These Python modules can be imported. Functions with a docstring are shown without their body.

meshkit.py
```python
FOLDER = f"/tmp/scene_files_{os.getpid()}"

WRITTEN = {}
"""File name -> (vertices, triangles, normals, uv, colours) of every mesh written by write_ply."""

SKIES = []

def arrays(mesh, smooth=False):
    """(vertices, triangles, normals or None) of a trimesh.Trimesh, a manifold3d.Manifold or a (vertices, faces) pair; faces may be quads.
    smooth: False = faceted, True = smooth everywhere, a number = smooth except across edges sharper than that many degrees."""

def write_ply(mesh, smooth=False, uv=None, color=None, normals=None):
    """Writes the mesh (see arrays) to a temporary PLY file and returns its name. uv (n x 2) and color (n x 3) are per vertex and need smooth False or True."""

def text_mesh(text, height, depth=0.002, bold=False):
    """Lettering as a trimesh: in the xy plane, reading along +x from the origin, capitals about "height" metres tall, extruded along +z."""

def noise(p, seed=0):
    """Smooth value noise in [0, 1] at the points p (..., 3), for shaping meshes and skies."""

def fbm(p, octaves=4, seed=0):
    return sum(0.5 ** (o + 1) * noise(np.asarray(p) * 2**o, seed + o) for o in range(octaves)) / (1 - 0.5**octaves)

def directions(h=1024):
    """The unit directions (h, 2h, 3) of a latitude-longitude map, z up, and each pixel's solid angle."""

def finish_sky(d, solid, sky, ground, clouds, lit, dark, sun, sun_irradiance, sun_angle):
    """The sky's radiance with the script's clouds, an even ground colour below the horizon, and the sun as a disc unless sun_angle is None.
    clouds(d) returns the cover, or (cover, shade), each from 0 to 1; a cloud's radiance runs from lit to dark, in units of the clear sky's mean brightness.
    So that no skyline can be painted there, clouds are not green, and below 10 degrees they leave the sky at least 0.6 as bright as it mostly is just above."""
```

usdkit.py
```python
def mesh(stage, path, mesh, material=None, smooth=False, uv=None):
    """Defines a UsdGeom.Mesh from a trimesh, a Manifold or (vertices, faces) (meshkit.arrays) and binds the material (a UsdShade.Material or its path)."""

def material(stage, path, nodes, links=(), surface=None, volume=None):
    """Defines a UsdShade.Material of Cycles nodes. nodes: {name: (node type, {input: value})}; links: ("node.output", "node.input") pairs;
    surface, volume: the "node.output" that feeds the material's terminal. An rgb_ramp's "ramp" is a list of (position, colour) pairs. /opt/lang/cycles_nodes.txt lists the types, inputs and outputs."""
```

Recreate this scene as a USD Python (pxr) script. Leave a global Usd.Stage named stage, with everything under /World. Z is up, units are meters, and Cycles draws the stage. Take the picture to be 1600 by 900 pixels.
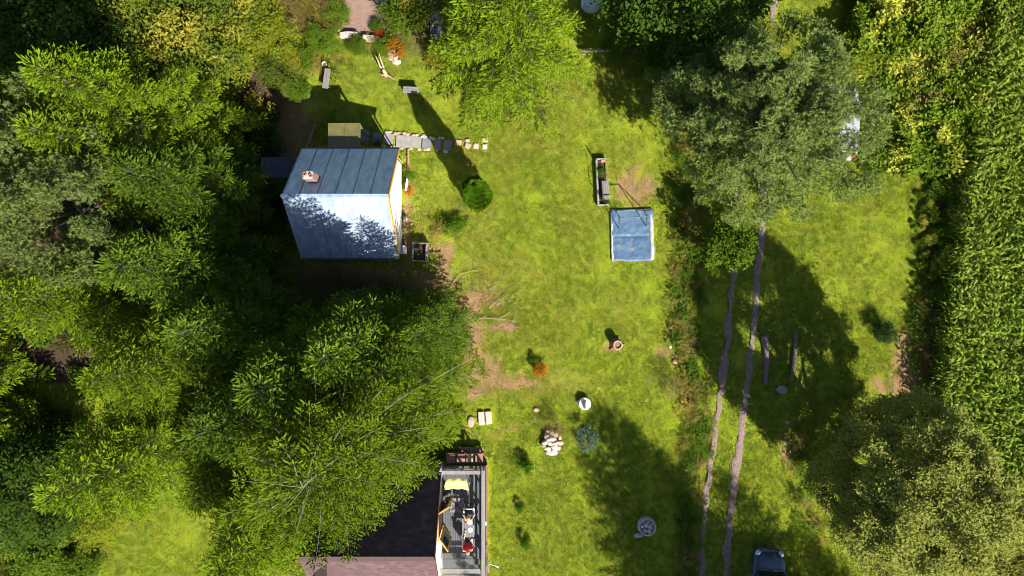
import math, numpy as np, trimesh, usdkit, meshkit
from pxr import Usd, UsdGeom, UsdLux, UsdShade, Gf, Sdf, Vt
from manifold3d import Manifold

# ------------------------------------------------------------------ camera, sky, sun, exposure
stage = Usd.Stage.CreateInMemory()
UsdGeom.SetStageUpAxis(stage, 'Z'); UsdGeom.SetStageMetersPerUnit(stage, 1.0)
UsdGeom.Xform.Define(stage, '/World')
CAM_H = 37.33                      # drone height above the lawn, looking straight down
EXPOSURE = 1.38
cam = UsdGeom.Camera.Define(stage, '/World/camera')
cam.AddTranslateOp().Set((0, 0, CAM_H))
cam.CreateHorizontalApertureAttr(36.0); cam.CreateVerticalApertureAttr(20.25); cam.CreateFocalLengthAttr(24.0)
cam.CreateClippingRangeAttr((0.5, 5000.0)); cam.CreateExposureAttr(EXPOSURE)
SUN_EL = math.radians(38.0); SUN_AZ = np.array([0.53, -0.848]); SUN_AZ /= np.linalg.norm(SUN_AZ)
sun_dir = np.array([SUN_AZ[0]*math.cos(SUN_EL), SUN_AZ[1]*math.cos(SUN_EL), math.sin(SUN_EL)])
usdkit.material(stage, '/World/Looks/sky', {
    'sky': ('sky_texture', {'sky_type': 'single_scattering', 'sun_disc': False, 'sun_elevation': SUN_EL,
                            'sun_rotation': math.atan2(sun_dir[0], sun_dir[1])}),
    'bg': ('background_shader', {'strength': 0.058})}, [('sky.color', 'bg.color')], surface='bg.background')
dome = UsdLux.DomeLight.Define(stage, '/World/sky')
UsdShade.MaterialBindingAPI.Apply(dome.GetPrim()).Bind(UsdShade.Material.Get(stage, '/World/Looks/sky'))
dome.GetPrim().SetCustomDataByKey('kind', 'structure')
sun = UsdLux.DistantLight.Define(stage, '/World/sun')
sun.CreateIntensityAttr(1.25); sun.CreateAngleAttr(0.5); sun.CreateNormalizeAttr(True); sun.CreateColorAttr((1.0, 0.93, 0.82))
zax = Gf.Vec3d(*map(float, sun_dir))
sun.AddOrientOp(UsdGeom.XformOp.PrecisionDouble).Set(Gf.Rotation(Gf.Vec3d(0, 0, 1), zax).GetQuat())

# ------------------------------------------------------------------ helpers
S = 0.035                           # metres per photo pixel on the ground
used = {}
def W(px, py, z=0.0):               # where a point seen at (px, py) stands if it is z metres up
    k = (CAM_H - z) / CAM_H * S
    return np.array([(px - 800) * k, (450 - py) * k, z])
def numbered(path):
    n = used.get(path, -1) + 1; used[path] = n
    return path if n == 0 else f'{path}_{n:03d}'
def meta(prim, label=None, cat=None, group=None, kind=None):
    for k, v in (('label', label), ('category', cat), ('group', group), ('kind', kind)):
        if v: prim.SetCustomDataByKey(k, v)
    return prim
def thing(name, label, cat, loc=(0, 0, 0), rz=0.0, group=None, kind=None, scale=None):
    x = UsdGeom.Xform.Define(stage, numbered('/World/' + name))
    x.AddTranslateOp().Set(Gf.Vec3d(*map(float, loc))); x.AddRotateZOp().Set(float(math.degrees(rz)))
    if scale is not None: x.AddScaleOp().Set(Gf.Vec3f(*map(float, np.broadcast_to(scale, 3))))
    return meta(x.GetPrim(), label, cat, group, kind)
def obj(name, mesh, mat, parent=None, smooth=False, label=None, cat=None, group=None, kind=None):
    base = parent.GetPath().pathString if parent is not None else '/World'
    m = usdkit.mesh(stage, numbered(base + '/' + name), mesh, '/World/Looks/' + mat, smooth)
    return meta(m.GetPrim(), label, cat, group, kind)
def dup(src, name, loc, rz, scale, label, cat, group=None):
    r = thing(name, label, cat, loc, rz, group, None, scale)
    r.GetReferences().AddInternalReference(src.GetPath()); r.SetInstanceable(True)
    return r

class MB:
    def __init__(s): s.v, s.f, s.n = [], [], 0
    def add(s, v, f):
        v = np.asarray(v, float); f = np.asarray(f, int)
        if f.shape[1] == 4: f = np.vstack([f[:, [0, 1, 2]], f[:, [0, 2, 3]]])
        s.v.append(v); s.f.append(f + s.n); s.n += len(v); return s
    def box(s, c, size, rz=0.0, tilt=None):
        x, y, z = np.asarray(size) / 2.0
        v = np.array([[i*x, j*y, k*z] for i in (-1, 1) for j in (-1, 1) for k in (-1, 1)])
        if tilt is not None: v = v @ trimesh.transformations.rotation_matrix(*tilt)[:3, :3].T
        c_, s_ = math.cos(rz), math.sin(rz)
        v = v @ np.array([[c_, s_, 0], [-s_, c_, 0], [0, 0, 1]]) + np.asarray(c)
        return s.add(v, [[0, 1, 3, 2], [4, 6, 7, 5], [0, 4, 5, 1], [2, 3, 7, 6], [0, 2, 6, 4], [1, 5, 7, 3]])
    def rbox(s, c, size, b=0.02, rz=0.0, jitter=0.0, seed=0):      # bevelled box
        x, y, z = np.asarray(size) / 2.0; b = min(b, x*.45, y*.45, z*.45)
        pts = np.array([[i*(x-(a != 0)*b), j*(y-(a != 1)*b), k*(z-(a != 2)*b)] for i in (-1, 1) for j in (-1, 1) for k in (-1, 1) for a in range(3)])
        if jitter: pts = pts + np.random.default_rng(seed).normal(0, jitter, pts.shape)
        h = trimesh.convex.convex_hull(pts); v = np.array(h.vertices)
        c_, s_ = math.cos(rz), math.sin(rz)
        return s.add(v @ np.array([[c_, s_, 0], [-s_, c_, 0], [0, 0, 1]]) + np.asarray(c), h.faces)
    def tube(s, pts, radii, n=6, cap=True):
        p = np.asarray(pts, float); r = np.broadcast_to(radii, (len(p),))
        t = np.gradient(p, axis=0); t /= np.linalg.norm(t, axis=1, keepdims=True) + 1e-12
        ref = np.where(np.abs(t[:, 2:]) < .9, [0, 0, 1.], [1., 0, 0])
        a = np.cross(t, ref); a /= np.linalg.norm(a, axis=1, keepdims=True); b = np.cross(t, a)
        ang = np.arange(n) * 2*np.pi/n
        v = (p[:, None] + r[:, None, None]*(np.cos(ang)[None, :, None]*a[:, None] + np.sin(ang)[None, :, None]*b[:, None])).reshape(-1, 3)
        i, j = np.meshgrid(np.arange(len(p)-1), np.arange(n), indexing='ij')
        f = np.stack([i*n+j, i*n+(j+1) % n, (i+1)*n+(j+1) % n, (i+1)*n+j], -1).reshape(-1, 4)
        f = np.vstack([f[:, [0, 1, 2]], f[:, [0, 2, 3]]])
        if cap:
            e = len(v); v = np.vstack([v, p[:1], p[-1:]]); k = np.arange(n); L = (len(p)-1)*n
            f = np.vstack([f, np.stack([np.full(n, e), (k+1) % n, k], 1), np.stack([np.full(n, e+1), L+k, L+(k+1) % n], 1)])
        return s.add(v, f)
    def disc(s, c, r, z0, z1, n=24, hole=0):
        m = trimesh.creation.annulus(hole, r, z1-z0, sections=n) if hole else trimesh.creation.cylinder(r, z1-z0, sections=n)
        return s.add(m.vertices + np.array([c[0], c[1], (z0+z1)/2]), m.faces)
    def mesh(s): return (np.vstack(s.v), np.vstack(s.f))
def B(c, size, rz=0.0, **k): return MB().box(c, size, rz, **k).mesh()
def rot2(a): c, s = math.cos(a), math.sin(a); return np.array([[c, -s], [s, c]])
def unit(a): return a / (np.linalg.norm(a, axis=-1, keepdims=True) + 1e-12)

# ------------------------------------------------------------------ materials
def L(name): return '/World/Looks/' + name
def plain(name, c1, c2=None, scale=6.0, rough=0.75, metal=0.0, bump=0.0, detail=4.0, spec=None, stretch=None):
    c2 = c2 or tuple(x*0.7 for x in c1)
    n = {'g': ('geometry', {}), 'mp': ('mapping', {'scale': stretch or (1, 1, 1)}), 'n': ('noise_texture', {'scale': scale, 'detail': detail, 'roughness': 0.65}),
         'r': ('rgb_ramp', {'ramp': [(0.3, c2), (0.7, c1)]}), 'p': ('principled_bsdf', {'roughness': rough, 'metallic': metal})}
    l = [('g.position', 'mp.vector'), ('mp.vector', 'n.vector'), ('n.fac', 'r.fac'), ('r.color', 'p.base_color')]
    if spec is not None: n['p'][1]['specular_ior_level'] = spec
    if bump:
        n['b'] = ('bump', {'strength': bump, 'distance': 0.03}); l += [('n.fac', 'b.height'), ('b.normal', 'p.normal')]
    usdkit.material(stage, L(name), n, l, surface='p.BSDF')
def leafy(name, stops, trans=0.3, rough=0.65, patch=None, pscale=0.6, vary=0.25, spec=0.04):
    """Leaves: a tone per leaf, patches by place, a tone per plant, some light through them."""
    n = {'g': ('geometry', {}), 'r': ('rgb_ramp', {'ramp': stops}), 'oi': ('object_info', {}),
         'mr': ('map_range', {'to_min': 1-vary, 'to_max': 1+vary}), 'h': ('hsv', {}), 'p': ('principled_bsdf', {'roughness': rough, 'specular_ior_level': spec}),
         't': ('translucent_bsdf', {}), 'm': ('mix_closure', {'fac': trans})}
    l = [('g.random_per_island', 'r.fac'), ('oi.random', 'mr.value'), ('mr.result', 'h.value'), ('h.color', 'p.base_color'), ('h.color', 't.color'),
         ('p.BSDF', 'm.closure1'), ('t.BSDF', 'm.closure2')]
    if patch:
        n['n'] = ('noise_texture', {'scale': pscale, 'detail': 3.0}); n['pr'] = ('rgb_ramp', {'ramp': [(0.48, (0, 0, 0)), (0.66, (1, 1, 1))]})
        n['mx'] = ('mix_color', {'b': patch})
        l += [('g.position', 'n.vector'), ('n.fac', 'pr.fac'), ('pr.color', 'mx.fac'), ('r.color', 'mx.a'), ('mx.result', 'h.color')]
    else: l.append(('r.color', 'h.color'))
    usdkit.material(stage, L(name), n, l, surface='m.closure')
leafy('spruce_needles', [(0, (.05, .085, .005)), (.5, (.10, .15, .006)), (1, (.18, .235, .009))], .12, .6)
leafy('spruce_tips', [(0, (.10, .155, .006)), (.5, (.19, .24, .008)), (1, (.31, .34, .014))], .15, .55)
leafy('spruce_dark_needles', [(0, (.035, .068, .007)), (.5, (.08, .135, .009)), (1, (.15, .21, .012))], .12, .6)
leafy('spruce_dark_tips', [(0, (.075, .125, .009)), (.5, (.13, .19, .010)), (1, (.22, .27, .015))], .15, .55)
leafy('pine_needles', [(0, (.15, .20, .05)), (.5, (.33, .375, .095)), (.92, (.50, .50, .14)), (1, (.55, .42, .06))], .2, .65)
leafy('oak_leaves', [(0, (.045, .085, .010)), (.6, (.10, .155, .014)), (1, (.18, .22, .02))], .3)
leafy('willow_leaves', [(0, (.20, .22, .04)), (.5, (.52, .51, .13)), (.88, (.70, .67, .28)), (1, (.80, .78, .5))], .2, .5)
leafy('pale_willow_leaves', [(0, (.15, .16, .025)), (.5, (.40, .385, .08)), (.88, (.60, .55, .17)), (1, (.75, .70, .38))], .2, .5)
leafy('bramble_leaves', [(0, (.13, .195, .014)), (.5, (.33, .40, .026)), (.92, (.50, .51, .05)), (1, (.48, .32, .07))], .3, .6, (.43, .42, .06), .45)
leafy('shrub_leaves', [(0, (.10, .165, .012)), (.5, (.22, .305, .016)), (1, (.36, .42, .03))], .32)
leafy('golden_leaves', [(0, (.15, .18, .012)), (.5, (.37, .35, .015)), (1, (.66, .48, .025))], .3)
leafy('olive_leaves', [(0, (.08, .115, .013)), (.6, (.20, .215, .018)), (1, (.36, .31, .028))], .3, .6, (.27, .235, .03), .5)
leafy('thuja_leaves', [(0, (0.057, 0.126, 0.005)), (.6, (0.152, 0.252, 0.008)), (1, (0.247, 0.342, 0.012))], .2)
leafy('blue_leaves', [(0, (0.078, 0.130, 0.091)), (.6, (0.156, 0.234, 0.169)), (1, (0.286, 0.364, 0.286))], .2)
leafy('orange_leaves', [(0, (.35, .14, .012)), (.5, (.70, .28, .02)), (1, (.8, .40, .04))], .25)
leafy('red_petals', [(0, (.45, .04, .01)), (.7, (.75, .08, .015)), (1, (.85, .5, .4))], .2)
leafy('corn_leaves', [(0, (.15, .22, .016)), (.5, (.42, .51, .05)), (.85, (.66, .68, .15)), (1, (.80, .78, .42))], .22, .5, spec=.15)
leafy('grass_green', [(0, (.14, .215, .026)), (.5, (.315, .375, .045)), (1, (.54, .55, .12))], .3, .7, (.38, .385, .06), 2.5, .04)
leafy('grass_dry', [(0, (.24, .24, .03)), (.5, (.36, .32, .06)), (1, (.48, .40, .13))], .3, .7, vary=.08)
leafy('weed_leaves', [(0, (0.076, 0.144, 0.011)), (.5, (0.162, 0.234, 0.017)), (1, (0.285, 0.306, 0.033))], .3, .6, (0.323, 0.252, 0.055), .6)
leafy('straw', [(0, (.22, .17, .06)), (.6, (.38, .29, .12)), (1, (.5, .40, .19))], .3, .7)
leafy('dead_leaves', [(0, (.14, .07, .03)), (.5, (.30, .16, .06)), (1, (.45, .32, .18))], .15, .8)
plain('bark', (.10, .075, .055), (.05, .038, .028), 9, .9, bump=.6)
plain('grey_limb', (.27, .24, .21), (.14, .12, .10), 7, .85, bump=.4)
leafy('fir_needles', [(0, (.02, .04, .008)), (.6, (.055, .085, .012)), (1, (.10, .13, .02))], .05, .7)

plain('twig_wood', (.42, .32, .22), (.25, .18, .12), 9, .85)
plain('cabin_sheet', (.33, .42, .54), (.15, .21, .29), 2.4, .45, .0, bump=.08, detail=9, stretch=(1.6, .55, .55))
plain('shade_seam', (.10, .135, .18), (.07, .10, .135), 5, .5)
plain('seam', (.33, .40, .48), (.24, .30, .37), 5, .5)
plain('dark_metal', (.05, .06, .075), None, 5, .5)
plain('fascia_wood', (.55, .30, .07), (.42, .21, .045), 8, .6, stretch=(1, 1, 6))
plain('white_paint', (.80, .80, .79), (.70, .70, .69), 1.5, .6)
plain('beige_boards', (.50, .42, .28), (.40, .33, .21), 5, .7)
plain('moss_sheet', (.125, .115, .035), (.075, .07, .022), 3, .6, bump=.2)
plain('old_wood', (.22, .18, .15), (.13, .105, .09), 14, .85, bump=.3, stretch=(1, .15, 1))
plain('grey_wood', (.22, .205, .20), (.14, .13, .13), 10, .85, bump=.2, stretch=(1, .12, 1))
plain('deck_wood', (.10, .105, .115), (.065, .07, .075), 9, .85, bump=.2, stretch=(1, .12, 1))
plain('red_wood', (.27, .15, .10), (.18, .09, .06), 9, .8)
plain('gold_wood', (.50, .28, .05), (.36, .19, .03), 9, .5)
plain('soil', (.20, .11, .065), (.11, .06, .035), 8, .95, bump=.8)
plain('dark_soil', (.07, .045, .03), (.04, .026, .018), 8, .95, bump=.8)
plain('gravel', (.25, .18, .155), (.11, .078, .068), 7, .95, bump=.7)
plain('concrete', (.27, .255, .24), (.19, .18, .17), 5, .9, bump=.2)
plain('blue_slab', (.17, .175, .19), (.12, .125, .14), 4, .85, bump=.2)
plain('pink_stone', (.42, .30, .23), (.30, .20, .15), 7, .9, bump=.4)
plain('pale_stone', (.46, .39, .34), (.32, .27, .23), 5, .9, bump=.4)
plain('brick', (.26, .17, .135), (.18, .115, .09), 4, .9, bump=.3)
plain('shingle_mauve', (.105, .058, .062), (.075, .042, .046), 3, .92)
plain('shingle_mauve_dark', (.082, .046, .05), (.058, .033, .037), 3, .92)
plain('maroon_trim', (.13, .05, .055), None, 6, .5)
plain('terracotta', (.45, .24, .15), (.34, .17, .10), 4, .85)
plain('lime_cloth', (.66, .68, .22), (.58, .62, .15), 3, .8)
plain('black_plastic', (.03, .03, .034), None, 6, .45)
plain('grey_plastic', (.16, .16, .17), (.12, .12, .13), 6, .6)
plain('white_plastic', (.82, .82, .82), (.75, .75, .75), 4, .4)
plain('green_glass', (.02, .18, .05), None, 4, .2)
plain('skin', (.56, .33, .23), (.50, .28, .19), 12, .6)
plain('blond_hair', (.42, .25, .09), (.28, .15, .05), 30, .55, stretch=(4, 4, 1))
plain('navy_cloth', (.018, .022, .045), (.012, .015, .032), 14, .85)
plain('red_cloth', (.62, .018, .025), (.48, .012, .02), 14, .8)
plain('grey_cloth', (.10, .10, .12), None, 14, .85)
plain('wicker', (.27, .15, .085), (.15, .08, .045), 30, .8, bump=.5)
plain('green_metal', (.03, .07, .05), None, 5, .45)
plain('rust_bar', (.16, .08, .05), None, 9, .7)
plain('red_lamp', (.6, .03, .015), None, 4, .25)
plain('tyre', (.02, .02, .02), None, 9, .9)
plain('lichen_grey', (.33, .33, .36), (.24, .24, .27), 6, .9, bump=.3)
def simple(name, c, rough, metal=0, coat=0, spec=.5):
    usdkit.material(stage, L(name), {'p': ('principled_bsdf', {'base_color': c, 'roughness': rough, 'metallic': metal, 'coat_weight': coat, 'coat_roughness': .08, 'specular_ior_level': spec})}, surface='p.BSDF')
simple('car_blue', (.018, .035, .075), .35, .3, .9)
simple('car_white', (.30, .31, .35), .35, 0, .7)
simple('car_glass', (.012, .018, .02), .08)
simple('chrome', (.6, .6, .6), .2, 1)
simple('tank_blue', (.42, .50, .58), .45)
usdkit.material(stage, L('window_glass'), {'t': ('transparent_bsdf', {'color': (.85, .9, .9)}), 'g': ('glossy_bsdf', {'roughness': .05}), 'f': ('fresnel', {'IOR': 1.5}), 'm': ('mix_closure', {})},
                [('f.fac', 'm.fac'), ('t.BSDF', 'm.closure1'), ('g.BSDF', 'm.closure2')], surface='m.closure')
# weathered blue tarpaulin: faded to white along its rolled edges, stained in the middle
usdkit.material(stage, L('blue_tarp'), {
    'g': ('geometry', {}), 'n': ('noise_texture', {'scale': 3.0, 'detail': 6.0, 'roughness': .7}), 'n2': ('noise_texture', {'scale': 1.1, 'detail': 4.0}),
    'r': ('rgb_ramp', {'ramp': [(.3, (.035, .08, .155)), (.55, (.06, .118, .205)), (.75, (.12, .18, .26))]}),
    's': ('rgb_ramp', {'ramp': [(.60, (0, 0, 0)), (.74, (.75, .75, .75))]}), 'm': ('mix_color', {'b': (.20, .16, .09)}), 'b': ('bump', {'strength': .35, 'distance': .05}),
    'p': ('principled_bsdf', {'roughness': .5})},
    [('g.position', 'n.vector'), ('g.position', 'n2.vector'), ('n.fac', 'r.fac'), ('n2.fac', 's.fac'), ('s.color', 'm.fac'), ('r.color', 'm.a'), ('m.result', 'p.base_color'), ('n.fac', 'b.height'), ('b.normal', 'p.normal')], surface='p.BSDF')
plain('tarp_edge', (.42, .43, .46), (.19, .23, .28), 3.5, .6, bump=.3)
# the ground: grass, dry grass, bare soil and forest litter, mixed by the mesh's own zone values
usdkit.material(stage, L('ground'), {
    'a': ('attribute', {'attribute': 'zone'}), 'sc': ('separate_color', {}), 'g': ('geometry', {}),
    'n1': ('noise_texture', {'scale': .35, 'detail': 3.0}), 'n2': ('noise_texture', {'scale': 11.0, 'detail': 6.0, 'roughness': .7}), 'n3': ('noise_texture', {'scale': 30.0, 'detail': 3.0}),
    'gr': ('rgb_ramp', {'ramp': [(.3, (.15, .21, .010)), (.5, (.24, .30, .014)), (.72, (.34, .37, .025))]}),
    'dr': ('rgb_ramp', {'ramp': [(.3, (.18, .17, .03)), (.6, (.28, .24, .06)), (.8, (.36, .29, .11))]}),
    'so': ('rgb_ramp', {'ramp': [(.25, (.13, .068, .04)), (.5, (.26, .14, .085)), (.75, (.37, .225, .145))]}),
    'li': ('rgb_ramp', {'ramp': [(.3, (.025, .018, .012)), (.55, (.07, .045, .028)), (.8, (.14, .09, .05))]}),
    'm1': ('mix_color', {}), 'm2': ('mix_color', {}), 'm3': ('mix_color', {}),
    'bp': ('bump', {'strength': .9, 'distance': .06}), 'p': ('principled_bsdf', {'roughness': .95, 'specular_ior_level': .15})},
    [('a.color', 'sc.color'), ('g.position', 'n1.vector'), ('g.position', 'n2.vector'), ('g.position', 'n3.vector'),
     ('n2.fac', 'gr.fac'), ('n2.fac', 'dr.fac'), ('n2.fac', 'so.fac'), ('n2.fac', 'li.fac'),
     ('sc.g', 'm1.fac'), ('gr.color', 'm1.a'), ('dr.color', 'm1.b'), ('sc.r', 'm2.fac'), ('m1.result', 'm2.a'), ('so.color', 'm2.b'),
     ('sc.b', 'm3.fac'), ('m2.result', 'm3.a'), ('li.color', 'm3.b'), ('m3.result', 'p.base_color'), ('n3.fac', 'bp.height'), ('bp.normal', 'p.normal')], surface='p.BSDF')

# ------------------------------------------------------------------ ground zones (what grows or lies where)
def blob(x, y, cx, cy, rx, ry, p=2.0): return np.clip(1.35 - ((x-cx)/rx)**2 - ((y-cy)/ry)**2, 0, 1)**.8
def seg(x, y, pts, w):
    d = np.full(np.shape(x), 1e9)
    for (x0, y0), (x1, y1) in zip(pts[:-1], pts[1:]):
        t = np.clip(((x-x0)*(x1-x0)+(y-y0)*(y1-y0))/((x1-x0)**2+(y1-y0)**2), 0, 1)
        d = np.minimum(d, np.hypot(x-x0-t*(x1-x0), y-y0-t*(y1-y0)))
    return np.clip(1.3 - d/w, 0, 1)
SOIL = [(752, 582, 46, 37), (738, 515, 27, 42), (775, 460, 22, 18), (790, 505, 26, 12), (742, 470, 22, 30), (690, 395, 26, 24), (700, 430, 20, 30), (992, 292, 33, 36), (1000, 305, 26, 24), (455, 190, 40, 70), (440, 130, 40, 40),
        (560, 432, 110, 24), (637, 330, 8, 90), (1373, 598, 11, 13), (1418, 580, 34, 80), (1036, 556, 12, 8), (1055, 560, 7, 6), (640, 440, 70, 30),
        (790, 596, 60, 12), (963, 540, 12, 11), (818, 585, 10, 8), (445, 175, 30, 30), (712, 470, 20, 30), (1230, 700, 8, 26), (1012, 590, 5, 4), (810, 780, 8, 7), (752, 740, 5, 30), (360, 860, 8, 30)]
DRY = [(860, 170, 60, 70, .7), (800, 240, 130, 25, .5), (780, 440, 70, 60, .7), (860, 500, 90, 60, .35), (840, 600, 120, 22, .8), (740, 350, 60, 70, .4), (900, 330, 50, 60, .3), (1010, 560, 70, 40, .3),
       (760, 500, 70, 70, .55), (650, 345, 30, 50, .7), (980, 250, 50, 30, .4), (1240, 600, 60, 90, .2), (930, 450, 60, 100, .25), (520, 90, 40, 30, .5), (950, 130, 30, 60, .5)]
def zones(px, py):
    """soil, dry, litter at ground pixels"""
    q = np.stack([px*.035, py*.035, 0*px], -1)
    w1, w2 = meshkit.fbm(q*.55, 4, 3)-.5, meshkit.fbm(q*.55+40, 4, 5)-.5
    fine = meshkit.fbm(q*2.2, 3, 8)
    x, y = px + w1*34, py + w2*34
    soil = np.zeros_like(px)
    for b in SOIL: soil = np.maximum(soil, blob(x, y, *b))
    for line, w in (([(725, 690), (760, 680), (800, 668), (838, 655)], 3.2), ([(1196, 512), (1197, 560), (1194, 600)], 5.0), ([(1242, 518), (1238, 592)], 4.0), ([(634, 232), (634, 300)], 4)):
        soil = np.maximum(soil, .8*seg(px+w1*8, py+w2*8, line, w))
    soil = np.clip((soil + (fine-.5)*1.3 - .22)*1.1, 0, .92) * (soil > .02)
    dry = np.zeros_like(px)
    for *b, k in DRY: dry = np.maximum(dry, k*blob(x, y, *b))
    dry = np.clip(dry*.65 + (meshkit.fbm(q*.9, 4, 11)-.5)*.7 + (fine-.5)*.7, 0, 1)*.95
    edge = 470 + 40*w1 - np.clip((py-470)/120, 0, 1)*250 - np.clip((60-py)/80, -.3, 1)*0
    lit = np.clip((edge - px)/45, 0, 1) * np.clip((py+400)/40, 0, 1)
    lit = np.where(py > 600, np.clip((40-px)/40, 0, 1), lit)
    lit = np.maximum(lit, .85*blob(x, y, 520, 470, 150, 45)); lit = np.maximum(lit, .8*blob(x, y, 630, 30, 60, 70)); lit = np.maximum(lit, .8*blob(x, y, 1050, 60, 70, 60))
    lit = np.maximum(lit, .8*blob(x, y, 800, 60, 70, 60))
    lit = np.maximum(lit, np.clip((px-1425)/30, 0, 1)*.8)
    return soil, dry, np.clip(lit, 0, 1)
def axis(lo, hi, d, far):
    core = np.arange(lo, hi+d, d); g = np.cumsum(d*1.35**np.arange(1, 24)); g = g[g < far]
    return np.concatenate([lo-g[::-1], core, hi+g])
gx, gy = axis(-29, 29, .16, 900), axis(-17, 17, .16, 900)
X, Y = np.meshgrid(gx, gy)
Z = (meshkit.fbm(np.stack([X*.8, Y*.8, 0*X], -1), 4, 2)-.5)*.07 - .035
Z = np.where((np.abs(X) < 29) & (np.abs(Y) < 17), Z, -.04)
so, dr, li = zones(X/S+800, 450-Y/S)
ny, nx = X.shape; idx = np.arange(ny*nx).reshape(ny, nx)
quads = np.stack([idx[:-1, :-1], idx[:-1, 1:], idx[1:, 1:], idx[1:, :-1]], -1).reshape(-1, 4)
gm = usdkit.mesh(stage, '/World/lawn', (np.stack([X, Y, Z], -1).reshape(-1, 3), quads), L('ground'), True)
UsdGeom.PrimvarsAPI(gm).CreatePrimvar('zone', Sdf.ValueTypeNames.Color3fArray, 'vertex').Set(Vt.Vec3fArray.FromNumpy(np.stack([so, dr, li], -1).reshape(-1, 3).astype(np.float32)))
meta(gm.GetPrim(), kind='structure'); used['/World/lawn'] = 0

# two wheel ruts of the dirt track, each a ragged strip a little above the lawn
def rut(pts, w, seed):
    p = np.array([W(*q)[:2] for q in pts]); s = np.concatenate([[0], np.cumsum(np.linalg.norm(np.diff(p, axis=0), axis=1))])
    u = np.arange(0, s[-1], .12); c = np.stack([np.interp(u, s, p[:, 0]), np.interp(u, s, p[:, 1])], 1)
    for _ in range(30): c[1:-1] = (c[:-2]+2*c[1:-1]+c[2:])/4
    t = unit(np.gradient(c, axis=0)); nrm = np.stack([-t[:, 1], t[:, 0]], 1)
    v = []
    for k, a in enumerate(np.linspace(-1, 1, 7)):
        e = (meshkit.fbm(np.stack([u*1.6, np.full_like(u, seed*7.3+a*2), 0*u], -1), 4, seed)-.5)*.5*abs(a)**2
        xy = c + nrm*((a*w*.5) + np.sign(a)*e)[:, None]
        z = .022 - .035*(abs(a) == 1) + .008*meshkit.noise(np.stack([u*4, np.full_like(u, k*3.), 0*u], -1))
        v.append(np.column_stack([xy, z]))
    v = np.stack(v, 1); n = len(u); i = np.arange(n*7).reshape(n, 7)
    return (v.reshape(-1, 3), np.stack([i[:-1, :-1], i[:-1, 1:], i[1:, 1:], i[1:, :-1]], -1).reshape(-1, 4)), c
LEFT = [(1120, -60), (1160, 0), (1165, 60), (1165, 150), (1158, 250), (1153, 330), (1146, 420), (1140, 500), (1132, 570), (1123, 640), (1112, 710), (1103, 780), (1097, 850), (1092, 980)]
RIGHT = [(1225, -60), (1210, 0), (1203, 60), (1205, 150), (1200, 250), (1193, 330), (1184, 420), (1178, 500), (1171, 570), (1163, 640), (1152, 720), (1143, 790), (1136, 850), (1131, 980)]
(rl, rut_c1), (rr, rut_c2) = rut(LEFT, .34, 1), rut(RIGHT, .36, 2)
tr = thing('dirt_track', None, None, kind='structure')
obj('wheel_rut', rl, 'gravel', tr, True); obj('wheel_rut', rr, 'gravel', tr, True)

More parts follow.
